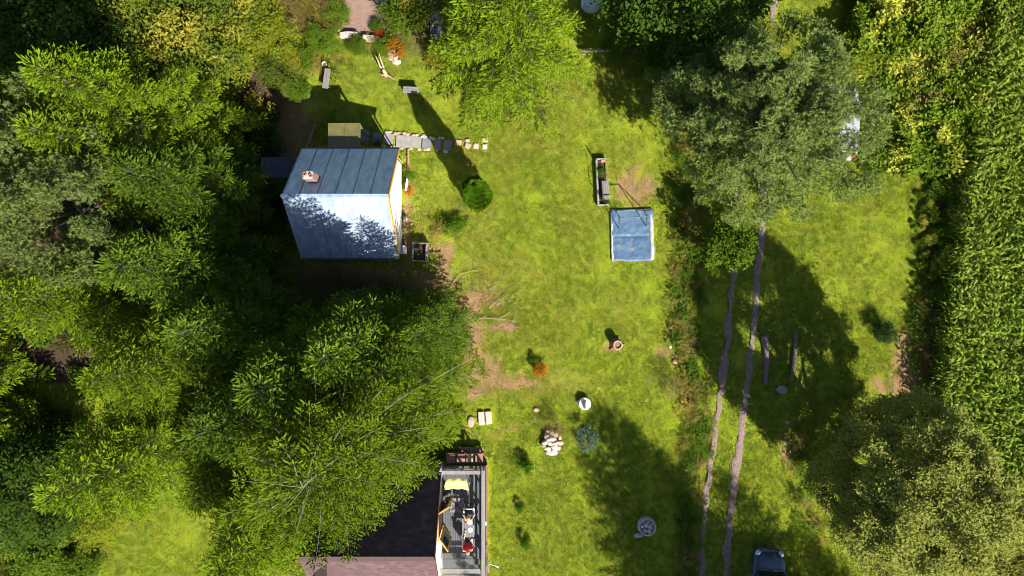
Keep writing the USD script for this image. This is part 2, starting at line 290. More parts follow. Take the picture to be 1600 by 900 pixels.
# ------------------------------------------------------------------ cabin with the grey sheet roof
def rnd(seed): return np.random.default_rng(int(seed)+1000)
cab = thing('cabin', 'small cabin with steep blue grey sheet roof and white panelled gable', 'cabin', (-5.95, 4.3, 0))
X0, X1, YE0, YE1, ZR, ZE = -4.80, .15, -2.76, 2.78, 5.5, 2.5      # roof extents, ridge and eave heights (local)
th = math.atan2(ZR-ZE, YE1)
def slope_pt(x, t, side, up=0.0):                                  # t from ridge 0 to eave 1
    y = (YE1 if side > 0 else YE0)*t
    return np.array([x, y + side*up*math.sin(th), ZR-(ZR-ZE)*t + up*math.cos(th)])
def slope_slab(mb, xa, xb, ta, tb, side, lo, hi, n=6, wob=0.0, seed=0):
    r = rnd(seed); ts = np.linspace(ta, tb, n); top, bot = [], []
    for t in ts:
        w = r.normal(0, wob)
        top += [slope_pt(xa, t, side, hi+w), slope_pt(xb, t, side, hi+r.normal(0, wob))]; bot += [slope_pt(xa, t, side, lo), slope_pt(xb, t, side, lo)]
    v = np.array(top+bot); m = 2*n; f = []
    for k in range(n-1):
        a, b, c, d = 2*k, 2*k+1, 2*k+3, 2*k+2
        f += [[a, b, c, d], [a+m, d+m, c+m, b+m], [a, d, d+m, a+m], [b, b+m, c+m, c]]
    f += [[0, m, m+1, 1], [2*n-2, 2*n-1, m+2*n-1, m+2*n-2]]
    return mb.add(v, f)
xs = np.linspace(X0, X1, 7)
for side in (1, -1):
    for k in range(6):
        obj('roof_sheet', slope_slab(MB(), xs[k]+.012, xs[k+1]-.012, .012, 1.0, side, 0, .028, 8, .004, k+side*10).mesh(), 'cabin_sheet', cab)
    for k in range(7 if side < 0 else 6):
        x = xs[k] if side < 0 else xs[k]+.0
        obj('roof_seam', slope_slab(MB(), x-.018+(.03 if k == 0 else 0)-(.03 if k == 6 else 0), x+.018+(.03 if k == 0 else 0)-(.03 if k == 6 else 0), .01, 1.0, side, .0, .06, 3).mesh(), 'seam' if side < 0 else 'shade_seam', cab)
obj('ridge_cap', MB().box((( X0+X1)/2, 0, ZR+.035), (X1-X0+.06, .16, .05)).mesh(), 'cabin_sheet', cab)
WX0, WX1, WY = -4.55, -.12, 2.45                                   # wall box
zc = lambda y: ZR-(ZR-ZE)*abs(y)/YE1 - .06
def gable(x0, x1, ylo, yhi, zlo):
    ys = np.linspace(ylo, yhi, 9) if ylo*yhi < 0 else np.array([ylo, yhi])
    if ylo*yhi < 0: ys = np.sort(np.append(ys[np.abs(ys) > 1e-6], 0))
    pr = [(y, zlo) for y in ys] + [(y, zc(y)) for y in ys[::-1]]
    n = len(pr); v = np.array([[x0, *p] for p in pr]+[[x1, *p] for p in pr]); h = len(ys)
    f = [[i, (i+1) % n, n+(i+1) % n, n+i] for i in range(n)]
    for i in range(h-1): f += [[i, n-1-i, n-2-i, i+1], [n+i, n+i+1, 2*n-2-i, 2*n-1-i]]
    return (v, np.array(f))
obj('wall', gable(WX0, WX1, -WY, WY, 0.05), 'beige_boards', cab)
for k, (ya, yb) in enumerate(zip(np.linspace(-WY, WY, 6)[:-1], np.linspace(-WY, WY, 6)[1:])):
    cl_ = lambda y: min(zc(y)-.02, 3.45); ys = [y for y in np.linspace(ya+.015, yb-.015, 12)]; n = len(ys)
    pr = [(y, .12) for y in ys] + [(y, cl_(y)) for y in ys[::-1]]; v = np.array([[WX1+.004, *p] for p in pr]+[[WX1+.055, *p] for p in pr]); m = 2*n
    obj('wall_panel', (v, np.array([[i, (i+1) % m, m+(i+1) % m, m+i] for i in range(m)]+[[m+i, m+i+1, 2*m-2-i, 2*m-1-i] for i in range(n-1)])), 'white_paint', cab)
for k in range(12):
    y = -1.65 + k*.3
    obj('gable_board', gable(WX1+.001, WX1+.03, y-.14, y+.14, 3.47), 'beige_boards', cab)
for side in (1, -1):                                               # yellow barge boards on the gable facing the lawn
    obj('barge_board', slope_slab(MB(), X1+.002, X1+.05, .0, 1.0, side, -.14, .05, 3).mesh(), 'fascia_wood', cab)
    obj('gutter', MB().tube([(X0-.02, (YE1+.06)*side, ZE-.06), (X1+.05, (YE1+.06)*side, ZE-.05)], .055, 8).mesh(), 'dark_metal', cab)
    obj('eave_beam', B(((X0+X1)/2, (YE1-.14)*side, ZE-.10), (X1-X0-.1, .12, .12)), 'old_wood', cab)
ch = obj('chimney', MB().rbox((-3.53, .93, 5.0), (.50, .36, 1.4), .02).mesh(), 'brick', cab)
obj('chimney_cap', MB().rbox((-3.50, .93, 5.73), (.42, .34, .05), .01).mesh(), 'pale_stone', ch)
obj('flue', MB().disc((-3.62, .98), .09, 5.7, 5.86, 12, .07).mesh(), 'brick', ch); obj('flue', MB().disc((-3.36, .90), .08, 5.7, 5.84, 12, .06).mesh(), 'brick', ch)
obj('flashing', slope_slab(MB(), -4.0, -3.02, .2, .52, 1, .028, .036, 3).mesh(), 'seam', cab)
obj('foundation', B(((WX0+WX1)/2, 0, .0), (WX1-WX0+.05, 2*WY+.05, .3)), 'concrete', cab)
obj('downpipe', MB().tube([(WX1+.12, YE1-.05, ZE-.06), (WX1+.12, WY+.06, ZE-.4), (WX1+.12, WY+.06, .1)], .04, 8).mesh(), 'fascia_wood', cab)
# canopy of the porch on the far side, mossy translucent sheet
po = thing('porch_canopy', 'mossy yellow green sheet canopy on posts behind the cabin', 'canopy', (*W(538, 213, 2.4)[:2], 0))
obj('sheet', MB().rbox((.42, .03, 2.42), (.83, 1.3, .03), .01).mesh(), 'moss_sheet', po); obj('sheet', MB().rbox((-.42, .03, 2.41), (.83, 1.3, .03), .01).mesh(), 'moss_sheet', po)
for x, y in ((-.75, .55), (.75, .55)): obj('post', B((x, y, 1.18), (.09, .09, 2.36)), 'old_wood', po)
obj('beam', B((0, .55, 2.34), (1.7, .08, .1)), 'old_wood', po); obj('rafter', B((-.75, 0, 2.35), (.07, 1.0, .08)), 'old_wood', po); obj('rafter', B((.75, 0, 2.35), (.07, 1.0, .08)), 'old_wood', po)
plain('navy_roof', (.05, .065, .095), (.03, .04, .06), 4, .7)
le = thing('lean_to_shed', 'low dark blue flat roofed shed left of the cabin under the spruces', 'shed', (*W(432, 262, 1.8)[:2], 0))
obj('roof', MB().rbox((.1, 0, 1.85), (1.75, 1.0, .06), .02).mesh(), 'navy_roof', le); obj('wall', B((.1, 0, .9), (1.8, 1.05, 1.8)), 'grey_wood', le); obj('door', B((.1, -.54, .85), (.7, .03, 1.6)), 'old_wood', le)
pk = thing('leaning_plank', 'reddish plank leaning upright beside the cabin and its canopy', 'plank', (*W(486, 228)[:2], 0), math.radians(70))
obj('board', MB().rbox((.42, 0, .55), (1.35, .14, .05), .01).box((0.9, 0, .3), (.06, .1, .7)).mesh(), 'red_wood', pk)

# ------------------------------------------------------------------ house with the brown shingle roof, deck beside it
ho = thing('house', 'house with brown shingle roof, ridge lit mauve below and dark above', 'house', (-3.55, -12.3, 0))
HZR, HZE, HW = 6.3, 3.5, 3.05; HX0 = -6.15; hth = math.atan2(HZR-HZE, HW)
def hp(x, t, side, up=0.0): return np.array([x, side*(HW*t + up*math.sin(hth)), HZR-(HZR-HZE)*t + up*math.cos(hth)])
def hslab(mb, xa, xb, ta, tb, side, lo, hi, lift=0.0):
    v = np.array([hp(xa, ta, side, lo), hp(xb, ta, side, lo), hp(xb, tb, side, lo), hp(xa, tb, side, lo), hp(xa, ta, side, hi), hp(xb, ta, side, hi), hp(xb, tb, side, hi+lift), hp(xa, tb, side, hi+lift)])
    return mb.add(v, [[4, 5, 6, 7], [0, 3, 2, 1], [0, 1, 5, 4], [1, 2, 6, 5], [2, 3, 7, 6], [3, 0, 4, 7]])
for side in (1, -1):
    deck_ = obj('roof', hslab(MB(), HX0, 0, .0, 1.0, side, -.12, 0).mesh(), 'shingle_mauve', ho)
    for tone in range(2):                                          # the shingle tabs in two tones, staggered course by course
        mb, r = MB(), rnd(20+side+tone)
        for c in range(26):
            t0, t1 = c/26, (c+1)/26+.008
            for k in range(-1, 20):
                xa = HX0 + (k + .5*(c % 2))*.33 + .012; xb = xa+.30
                xa, xb = max(xa, HX0), min(xb, -.01)
                if xb-xa > .05 and (r.random() < (.5 if tone else .5)) == bool(tone): pass
                elif xb-xa > .05: hslab(mb, xa, xb, t0, t1, side, 0.001, .006+.002*tone, .014)
        obj('shingles', mb.mesh(), ('shingle_mauve', 'shingle_mauve_dark')[tone], deck_, kind='stuff')
    obj('verge_trim', hslab(MB(), .001, .05, .0, 1.0, side, -.16, .045).mesh(), 'maroon_trim', ho)
    obj('eave_gutter', MB().tube([(HX0, side*(HW+.06), HZE-.03), (.05, side*(HW+.06), HZE-.05)], .06, 8).mesh(), 'maroon_trim', ho)
obj('ridge_cap', MB().box((HX0/2, 0, HZR+.03), (-HX0, .2, .04)).mesh(), 'shingle_mauve', ho)
hz = lambda y: HZR-(HZR-HZE)*abs(y)/HW - .15
ZR, ZE, YE1 = HZR-.1, HZE-.1, HW
gab = gable(HX0+.3, -.22, -2.85, 2.85, .05)
obj('wall', gab, 'red_wood', ho)
obj('gable_wall', gable(-.218, -.19, -2.83, 2.83, .06), 'white_paint', ho)
for y0 in (-1.2, 1.2): pass
dr_ = obj('door_opening', B((-.185, .35, 1.85), (.03, 1.5, 2.1)), 'black_plastic', ho)
# two wooden door leaves standing open over the deck
d1 = obj('door_leaf', B((.10, 1.05, 1.9), (.72, .06, 2.0), math.radians(32)), 'gold_wood', ho)
obj('pane', B((.10, 1.05, 2.0), (.46, .066, 1.4), math.radians(32)), 'car_glass', d1); obj('handle', MB().tube([(.33, 1.25, 1.9), (.36, 1.2, 1.9)], .015, 6).mesh(), 'chrome', d1)
d2 = obj('door_leaf', B((.12, -.72, 1.9), (.72, .06, 2.0), math.radians(-55)), 'gold_wood', ho)
obj('pane', B((.12, -.72, 2.0), (.46, .066, 1.4), math.radians(-55)), 'car_glass', d2); obj('handle', MB().tube([(.27, -.95, 1.9), (.31, -.92, 1.9)], .015, 6).mesh(), 'chrome', d2)
obj('door_frame', MB().box((-.18, 1.14, 1.85), (.06, .08, 2.15)).box((-.18, -.44, 1.85), (.06, .08, 2.15)).box((-.18, .35, 2.95), (.06, 1.66, .08)).mesh(), 'gold_wood', ho)
# small gabled dormer on the lit slope, near the left end
do = obj('dormer', MB().box((-4.95, -1.35, 5.1), (1.0, 1.3, .9)).mesh(), 'pink_stone', ho)
for s_ in (-1, 1):
    a = np.array([[-4.95, -2.15, 6.0], [-4.95, -.35, 6.0], [-4.95+s_*.72, -.35, 5.42], [-4.95+s_*.72, -2.15, 5.42]])
    obj('dormer_roof', MB().add(np.vstack([a, a-[0, 0, .07]]), [[0, 1, 2, 3], [7, 6, 5, 4], [0, 3, 7, 4], [1, 5, 6, 2], [2, 6, 7, 3], [0, 4, 5, 1]]).mesh(), 'shingle_mauve', do)
# lower shingled lean-to roof and a terracotta step along the left side of the house
lr = obj('side_roof', MB().add([[-6.75, -3.2, 2.55], [-6.16, -3.2, 2.9], [-6.16, 2.9, 2.9], [-6.75, 2.9, 2.55], [-6.75, -3.2, 2.47], [-6.16, -3.2, 2.82], [-6.16, 2.9, 2.82], [-6.75, 2.9, 2.47]],
         [[0, 1, 2, 3], [7, 6, 5, 4], [0, 3, 7, 4], [1, 5, 6, 2], [0, 4, 5, 1], [2, 6, 7, 3]]).mesh(), 'shingle_mauve', ho)
mb = MB(); r = rnd(31)
for c in range(4):
    for k in range(19):
        if r.random() < .85:
            u0, u1 = c/4, (c+1)/4+.02; ya = -3.2+k*.32+.16*(c % 2); yb = min(ya+.29, 2.9)
            p = lambda u, y, up: [-6.16-.59*u, y, 2.9-.35*u+up]
            mb.add([p(u0, ya, .003), p(u0, yb, .003), p(u1, yb, .018), p(u1, ya, .018), p(u1, yb, .001), p(u1, ya, .001)], [[0, 3, 2, 1], [3, 5, 4, 2]])
obj('shingles', mb.mesh(), 'lichen_grey', lr, kind='stuff')
obj('side_step', MB().rbox((-7.1, -1.2, .12), (.6, 3.6, .24), .02).mesh(), 'terracotta', ho)
ZR, ZE, YE1 = 5.5, 2.5, 2.78

DX0, DX1, DY0, DY1, DZ = -3.70, -1.42, -15.4, -9.55, .75            # the deck
dk = thing('deck', 'grey wooden terrace with railing beside the shingle roofed house', 'terrace', (0, 0, 0))
nb = 17; bw = (DX1-DX0)/nb
for k in range(nb): obj('deck_board', MB().rbox((DX0+bw*(k+.5), (DY0+DY1)/2, DZ-.02), (bw-.012, DY1-DY0, .04), .005).mesh(), 'deck_wood', dk)
obj('joist_frame', MB().box(((DX0+DX1)/2, DY1-.06, DZ-.17), (DX1-DX0, .1, .24)).box((DX1-.06, (DY0+DY1)/2, DZ-.17), (.1, DY1-DY0-.25, .24)).box(((DX0+DX1)/2, -12.5, DZ-.17), (DX1-DX0-.3, .1, .24)).mesh(), 'red_wood', dk)
obj('skirt_board', B((DX1+.06, (DY0+DY1)/2, .38), (.05, DY1-DY0+.1, .66)), 'red_wood', dk)
RZ = DZ+1.0
obj('top_rail', MB().rbox((DX1-.08, (DY0+DY1)/2, RZ), (.20, DY1-DY0+.1, .045), .01).mesh(), 'grey_wood', dk)
obj('top_rail', MB().rbox(((DX0+DX1)/2-.14, DY1-.06, RZ+.003), (DX1-DX0-.20, .20, .045), .01).mesh(), 'grey_wood', dk)
obj('top_rail', MB().rbox(((DX0+DX1)/2-.14, -14.75, RZ+.003), (DX1-DX0-.20, .24, .045), .01).mesh(), 'grey_wood', dk)
obj('low_shelf', MB().rbox(((DX0+DX1)/2-.14, -14.5, DZ+.42), (DX1-DX0-.3, .3, .04), .01).mesh(), 'deck_wood', dk)
for y in np.linspace(DY0+.1, DY1-.06, 6): obj('rail_post', B((DX1-.08, y, DZ+.48), (.09, .09, .96)), 'grey_wood', dk)
for x in (DX0+.1, -2.6): obj('rail_post', B((x, DY1-.06, DZ+.48), (.09, .09, .96)), 'grey_wood', dk)
for z in (DZ+.3, DZ+.62): obj('rail_board', B((DX1-.08, (DY0+DY1)/2, z), (.03, DY1-DY0, .13)), 'grey_wood', dk); obj('rail_board', B(((DX0+DX1)/2-.14, DY1-.06, z), (DX1-DX0-.25, .03, .13)), 'grey_wood', dk)
for x in (-3.0, -2.0): obj('deck_post', B((x, DY1-.06, .3), (.1, .1, .6)), 'red_wood', dk)
# low brown timber landing beyond the end of the deck
ld = thing('timber_landing', 'brown timber landing with dark gaps at the top end of the terrace', 'landing', (-2.55, -9.2, 0))
for k, (x, w) in enumerate(((-.75, .5), (-.2, .45), (.30, .40), (.78, .42))): obj('plank', MB().rbox((x, .02*k, .55), (w, .46, .05), .01).mesh(), 'pink_stone' if k == 2 else 'red_wood', ld)
obj('frame', MB().box((0, .27, .47), (2.1, .06, .1)).box((0, -.22, .47), (2.1, .06, .1)).box((-1., 0, .22), (.08, .08, .44)).box((1., .2, .22), (.08, .08, .44)).mesh(), 'old_wood', ld)
obj('step', MB().rbox((.35, .42, .22), (1.3, .26, .05), .01).mesh(), 'red_wood', ld)
# satellite dish at the corner of the deck
sd = thing('satellite_dish', 'white satellite dish on pole at the deck corner, seen edge on', 'satellite dish', (*W(762, 884, 1.6)[:2], 0), math.radians(-8))
v, f = [], []
for i, q in enumerate(np.linspace(0, 1, 7)):
    for a in np.arange(24)*2*np.pi/24: v.append([.02+.10*q*q-.03, .31*q*math.cos(a), 1.62+.31*q*math.sin(a)])
for i in range(6):
    for j in range(24): f.append([i*24+j, i*24+(j+1) % 24, (i+1)*24+(j+1) % 24, (i+1)*24+j])
v = np.array(v); n0 = len(v); v2 = np.vstack([v, v-[.012, 0, 0]]); f = np.array(f)
obj('dish', (v2, np.vstack([f, f[:, ::-1]+n0, [[144+j, n0+144+j, n0+144+(j+1) % 24, 144+(j+1) % 24] for j in range(24)]])), 'white_plastic', sd, True)
obj('pole', MB().tube([(-.06, 0, 0), (-.06, 0, 1.6)], .025, 8).mesh(), 'chrome', sd); obj('arm', MB().tube([(-.02, 0, 1.32), (.45, 0, 1.5)], .014, 6).mesh(), 'white_plastic', sd); obj('receiver', MB().tube([(.42, 0, 1.50), (.56, 0, 1.56)], [.035, .045], 8).mesh(), 'white_plastic', sd)
bf = thing('wall_lantern', 'small white oval lantern fixed to the outer deck railing', 'lantern', (*W(757, 818, 1.6)[:2], 0))
obj('shade', MB().tube([(0, 0, 1.42), (0, 0, 1.5), (0, 0, 1.6), (0, 0, 1.66)], [.07, .12, .12, .05], 12).mesh(), 'white_plastic', bf, 40); obj('bracket', B((-.12, 0, 1.5), (.2, .03, .03)), 'dark_metal', bf); obj('mount', B((-.19, 0, 1.3), (.03, .08, .5)), 'dark_metal', bf)

# ------------------------------------------------------------------ on the deck: table, chairs, people, cloth
def wd(px, py, h): return W(px, py, DZ+h)                            # a point h above the deck
tb_c = wd(731.5, 825, .74)
tb = thing('terrace_table', 'small dark terrace table set with two white plates', 'table', (tb_c[0], tb_c[1], DZ))
for k in range(5): obj('slat', MB().rbox((-.26+.13*k, 0, .72), (.118, .95, .025), .006).mesh(), 'grey_plastic', tb)
obj('frame', MB().box((0, .45, .69), (.6, .03, .03)).box((0, -.45, .69), (.6, .03, .03)).mesh(), 'black_plastic', tb)
for x in (-.27, .27):
    for y in (-.42, .42): obj('leg', MB().tube([(x, y, .70), (x*1.05, y*1.05, 0)], .018, 6).mesh(), 'black_plastic', tb)
def plate(px, py, label):
    p = wd(px, py, .74); m = trimesh.revolve if False else None
    prof = np.array([[0.0, .0], [.075, .0], [.125, .018], [.13, .022], [.122, .022], [.072, .006], [0, .006]])
    rv = trimesh.creation.revolve(prof, sections=20); o = thing('plate', label, 'plate', (p[0], p[1], DZ+.736))
    obj('dish', rv, 'white_plastic', o, 40); obj('food', trimesh.creation.icosphere(1, .035).apply_scale([1, 1, .4]).apply_translation([.01, 0, .014]), 'pink_stone', o, True)
plate(734.5, 816, 'white plate on the table nearest the person in navy'); plate(735, 828, 'white plate on the table nearest the person in red')
def cup(px, py, mat, label):
    p = wd(px, py, .78); o = thing('cup', label, 'cup', (p[0], p[1], DZ+.735))
    obj('body', trimesh.creation.revolve([[0, 0], [.034, 0], [.042, .09], [.036, .09], [.03, .01], [0, .01]], sections=14), mat, o, 40); obj('handle', MB().tube([(.038, 0, .07), (.065, 0, .06), (.062, 0, .03), (.036, 0, .02)], .006, 5).mesh(), mat, o)
cup(727.5, 830, 'white_plastic', 'white cup on the table at the hand of the person in red'); cup(727, 816, 'red_cloth', 'dark red mug on the table beside the upper plate')
p = wd(741, 816, .80)
bt = thing('bottle_crate', 'green glass bottles in a frame at the right edge of the table', 'bottle holder', (p[0], p[1], DZ+.735))
for i, (x, y) in enumerate(((0, .1), (0, 0), (.0, -.1))): obj('bottle', trimesh.creation.revolve([[0, 0], [.032, 0], [.034, .13], [.013, .19], [.013, .24], [0, .24]], sections=10).apply_translation([x, y, .0]), 'green_glass', bt, 40)
obj('frame', MB().box((.04, 0, .08), (.008, .3, .012)).box((-.04, 0, .08), (.008, .3, .012)).box((0, .15, .06), (.09, .01, .12)).box((0, -.15, .06), (.09, .01, .12)).mesh(), 'green_metal', bt)
def chair(px, py, rz, label):
    p = wd(px, py, .45); c = thing('terrace_chair', label, 'chair', (p[0], p[1], DZ), rz)       # sits facing -y
    obj('seat', MB().rbox((0, 0, .43), (.48, .46, .04), .015).mesh(), 'grey_plastic', c)
    obj('backrest', MB().rbox((0, .25, .70), (.46, .03, .40), .012).mesh(), 'grey_cloth', c)
    obj('back_rail', MB().tube([(-.27, .19, .88), (-.22, .26, .93), (.22, .26, .93), (.27, .19, .88)], .022, 8).mesh(), 'white_plastic', c)
    for s_ in (-1, 1):
        obj('armrest', MB().rbox((s_*.265, -.02, .65), (.05, .44, .03), .012).mesh(), 'white_plastic', c)
        obj('leg', MB().tube([(s_*.25, -.21, 0), (s_*.26, -.2, .65)], .016, 6).mesh(), 'white_plastic', c)
        obj('leg', MB().tube([(s_*.25, .26, 0), (s_*.24, .22, .45), (s_*.23, .26, .93)], .016, 6).mesh(), 'white_plastic', c)
    return c
chair(733, 798.5, 0, 'white framed terrace chair under the person in navy'); chair(731, 848, math.radians(186), 'white framed terrace chair under the person in red')

def capsule(a, b, ra, rb, n=14):
    return Manifold.batch_hull([Manifold.sphere(ra, n).translate(list(map(float, a))), Manifold.sphere(rb, n).translate(list(map(float, b)))])
def union(parts):
    out = parts[0]
    for q in parts[1:]: out = out + q
    return out
def solid(parts, step=.018, it=8):
    m = union(parts).refine_to_length(step).to_mesh(); t = trimesh.Trimesh(m.vert_properties[:, :3], m.tri_verts, process=True)
    trimesh.smoothing.filter_taubin(t, iterations=it); return t
def person(px, py, rz, label, shirt, reach_l, reach_r, seed, lean=0.0):
    """Sitting at the table, facing -y, hips over the seat at the origin; hands reach to the given points."""
    p = wd(px, py, .5); o = thing('person', label, 'person', (p[0], p[1], DZ), rz)
    hip, ch_, nk = np.array([0, .08, .55]), np.array([0, .06+lean, .88]), np.array([0, .05+lean*1.6, 1.05])
    hd = nk + [0, -.03, .15]
    J = {}
    body = [capsule(hip+[-.08, 0, 0], hip+[.08, 0, 0], .12, .12), Manifold.batch_hull([Manifold.sphere(.125, 14).translate(list(hip+[-.05, 0, .05])), Manifold.sphere(.125, 14).translate(list(hip+[.05, 0, .05])), Manifold.sphere(.105, 14).translate(list(ch_+[-.10, 0, 0])), Manifold.sphere(.105, 14).translate(list(ch_+[.10, 0, 0]))]),
            capsule(ch_+[0, .0, .07], nk+[0, -.01, .05], .075, .055), capsule(hd+[0, .015, .02], hd+[0, -.03, -.055], .098, .06), capsule(hd+[0, -.098, -.015], hd+[0, -.085, .02], .018, .012), capsule(hd+[-.095, 0, -.01], hd+[-.095, 0, .02], .018, .02), capsule(hd+[.095, 0, -.01], hd+[.095, 0, .02], .018, .02)]
    sleeves, legs = [], []
    for s_, reach in ((-1, reach_l), (1, reach_r)):
        sh = ch_ + [s_*.185, 0, .06]; wr = np.array(reach, float); el = (sh+wr)/2 + np.array([s_*.11, .08, -.11])
        body += [capsule(sh, el, .055, .043), capsule(el, wr, .042, .029), capsule(ch_+[s_*.08, 0, .07], sh, .085, .062)]
        sleeves.append(capsule(sh, sh+(el-sh)*.62, .068, .06)); sleeves.append(capsule(ch_+[s_*.08, 0, .06], sh, .10, .07))
        d = unit(wr-el); side = unit(np.cross(d, [0, 0, 1.])); palm = wr + d*.07
        body.append(Manifold.batch_hull([Manifold.sphere(.02, 10).translate(list(wr)), Manifold.sphere(.017, 10).translate(list(palm+side*.03)), Manifold.sphere(.017, 10).translate(list(palm-side*.03))]))
        for k, (off, ln) in enumerate(((-.033, .062), (-.011, .074), (.011, .07), (.033, .055))):
            k1 = palm + side*off + d*.01; k2 = k1 + d*ln*.5 + side*off*.2; k3 = k2 + d*ln*.45 - np.array([0, 0, .022])
            body += [capsule(k1, k2, .0095, .009, 8), capsule(k2, k3, .009, .008, 8)]
        t1 = wr + d*.025 - side*s_*.022; t2 = t1 + d*.035 - side*s_*.03
        body += [capsule(t1, t2, .012, .010, 8), capsule(t2, t2+d*.028, .010, .009, 8)]
        hj = hip + [s_*.10, -.02, -.01]; kn = np.array([s_*.13, -.40, .52]); an = np.array([s_*.13, -.36, .09])
        body += [capsule(hj, kn, .082, .058), capsule(kn, an, .055, .038), capsule(an+[0, .02, -.05], an+[0, -.15, -.06], .036, .028)]
        legs += [capsule(hj, kn, .095, .072), capsule(kn, an+[0, 0, .04], .070, .055)]
    obj('body', solid(body, .02, 6), 'skin', o, True)
    obj('shirt', solid([Manifold.batch_hull([Manifold.sphere(.14, 16).translate(list(hip+[-.05, 0, .06])), Manifold.sphere(.14, 16).translate(list(hip+[.05, 0, .06])), Manifold.sphere(.122, 16).translate(list(ch_+[-.11, 0, .01])), Manifold.sphere(.122, 16).translate(list(ch_+[.11, 0, .01]))])]+sleeves, .025, 6), shirt, o, True)
    obj('trousers', solid([capsule(hip+[-.08, 0, -.01], hip+[.08, 0, -.01], .135, .135)]+legs, .025, 6), 'grey_cloth', o, True)
    cap_ = Manifold.sphere(.112, 20).scale([.98, 1.04, 1.0]).translate(list(map(float, hd+[0, .022, .034])))
    cut = Manifold.cube([.4, .4, .4]).translate([float(hd[0]-.2), float(hd[1]-.46), float(hd[2]-.36)])
    cut2 = Manifold.cube([.5, .5, .4], True).translate([float(hd[0]), float(hd[1]), float(hd[2]-.245)])
    hair = (cap_-cut-cut2) + capsule(hd+[-.05, .07, -.02], hd+[.05, .07, -.02], .06, .06)
    m = hair.refine_to_length(.02).to_mesh(); hv = np.array(m.vert_properties[:, :3]); hv += (meshkit.noise(hv*60, seed)[:, None]-.5)*.018
    obj('hair', (hv, m.tri_verts), 'blond_hair', o, True)
    fc = MB()
    for s_ in (-1, 1): fc.add(*[(q.vertices, q.faces) for q in [trimesh.creation.icosphere(1, .011).apply_translation(hd+[s_*.034, -.083, .012])]][0])
    obj('eyes', fc.mesh(), 'black_plastic', o, True); obj('mouth', B(hd+[0, -.089, -.058], (.04, .012, .008)), 'maroon_trim', o)
    return o
person(733, 797, 0, 'person in navy shirt sitting above the table, facing down the terrace', 'navy_cloth', (-.20, -.34, .80), (.20, -.34, .80), 3, -.15)
person(731.5, 848, math.radians(186), 'person in red shirt sitting below the table, one arm on it', 'red_cloth', (-.20, -.10, .66), (.10, -.50, .80), 4, .13)
# lime cloth hung over a folding frame
lc_c = wd(714, 757, .75)
lc = thing('clothes_rack', 'folding metal rack standing at the top end of the terrace', 'drying rack', (lc_c[0], lc_c[1], DZ))
obj('frame', MB().tube([(-.62, .26, .02), (-.55, -.22, .80)], .014, 6).tube([(.72, .26, .02), (.62, -.22, .80)], .014, 6).tube([(-.62, -.26, .02), (-.55, .22, .80)], .014, 6).tube([(.72, -.26, .02), (.62, .22, .80)], .014, 6).mesh(), 'chrome', lc)
for k in range(5): obj('bar', MB().tube([(-.55, -.22+.11*k, .80), (.62, -.22+.11*k, .80)], .008, 5).mesh(), 'chrome', lc)
u, w_ = np.meshgrid(np.linspace(-1, 1, 29), np.linspace(-1, 1, 15)); arch = .07*(1-u**2)
cx_ = u*(.60-.06*(w_)); cy_ = w_*.27 + arch - .02; cz = .83 + .03*np.sin(u*7+1)*np.abs(w_) - .16*np.clip(np.abs(w_)-.72, 0, 1) + .02*np.sin(w_*5)
gi = np.arange(29*15).reshape(15, 29); qf = np.stack([gi[:-1, :-1], gi[:-1, 1:], gi[1:, 1:], gi[1:, :-1]], -1).reshape(-1, 4)
cv = np.stack([cx_, cy_, cz], -1).reshape(-1, 3)
cl = obj('lime_cloth', (np.vstack([cv, cv-[0, 0, .012]])+[lc_c[0]-.03, lc_c[1], DZ], np.vstack([qf, qf[:, ::-1]+len(cv)])), 'lime_cloth', None, True, 'lime yellow cloth spread over the rack at the terrace end', 'cloth')
pb_c = wd(714, 789, .05)
pb = thing('parasol_base', 'square grey parasol base of slabs with dark holes on the terrace', 'parasol base', (pb_c[0], pb_c[1], DZ), math.radians(0))
for i, (x, y) in enumerate(((-.2, .2), (.2, .2), (-.2, -.2), (.2, -.2))):
    sl = obj('slab', MB().rbox((x, y, .04), (.385, .385, .07), .02).mesh(), 'grey_plastic', pb); obj('hole', MB().disc((x*.9, y*.9), .06, .076, .080, 14).mesh(), 'black_plastic', sl)
obj('cross_foot', MB().box((0, 0, .085), (.8, .05, .02), math.radians(45)).box((0, 0, .087), (.8, .05, .02), math.radians(-45)).mesh(), 'black_plastic', pb)
hr_c = wd(694, 781, .7)
hr = thing('side_rack', 'thin metal wall bracket frame on the house side of the terrace', 'rack', (hr_c[0], hr_c[1], DZ))
obj('frame', MB().tube([(-.18, -.35, .6), (.12, .15, .75), (.3, .15, .75), (.3, -.3, .7)], .014, 6).tube([(.3, .15, .75), (.3, .15, 0)], .014, 6).tube([(.3, -.3, .7), (.3, -.3, 0)], .014, 6).mesh(), 'dark_metal', hr); obj('tray', MB().rbox((.18, -.08, .5), (.24, .36, .02), .005).mesh(), 'grey_plastic', hr)

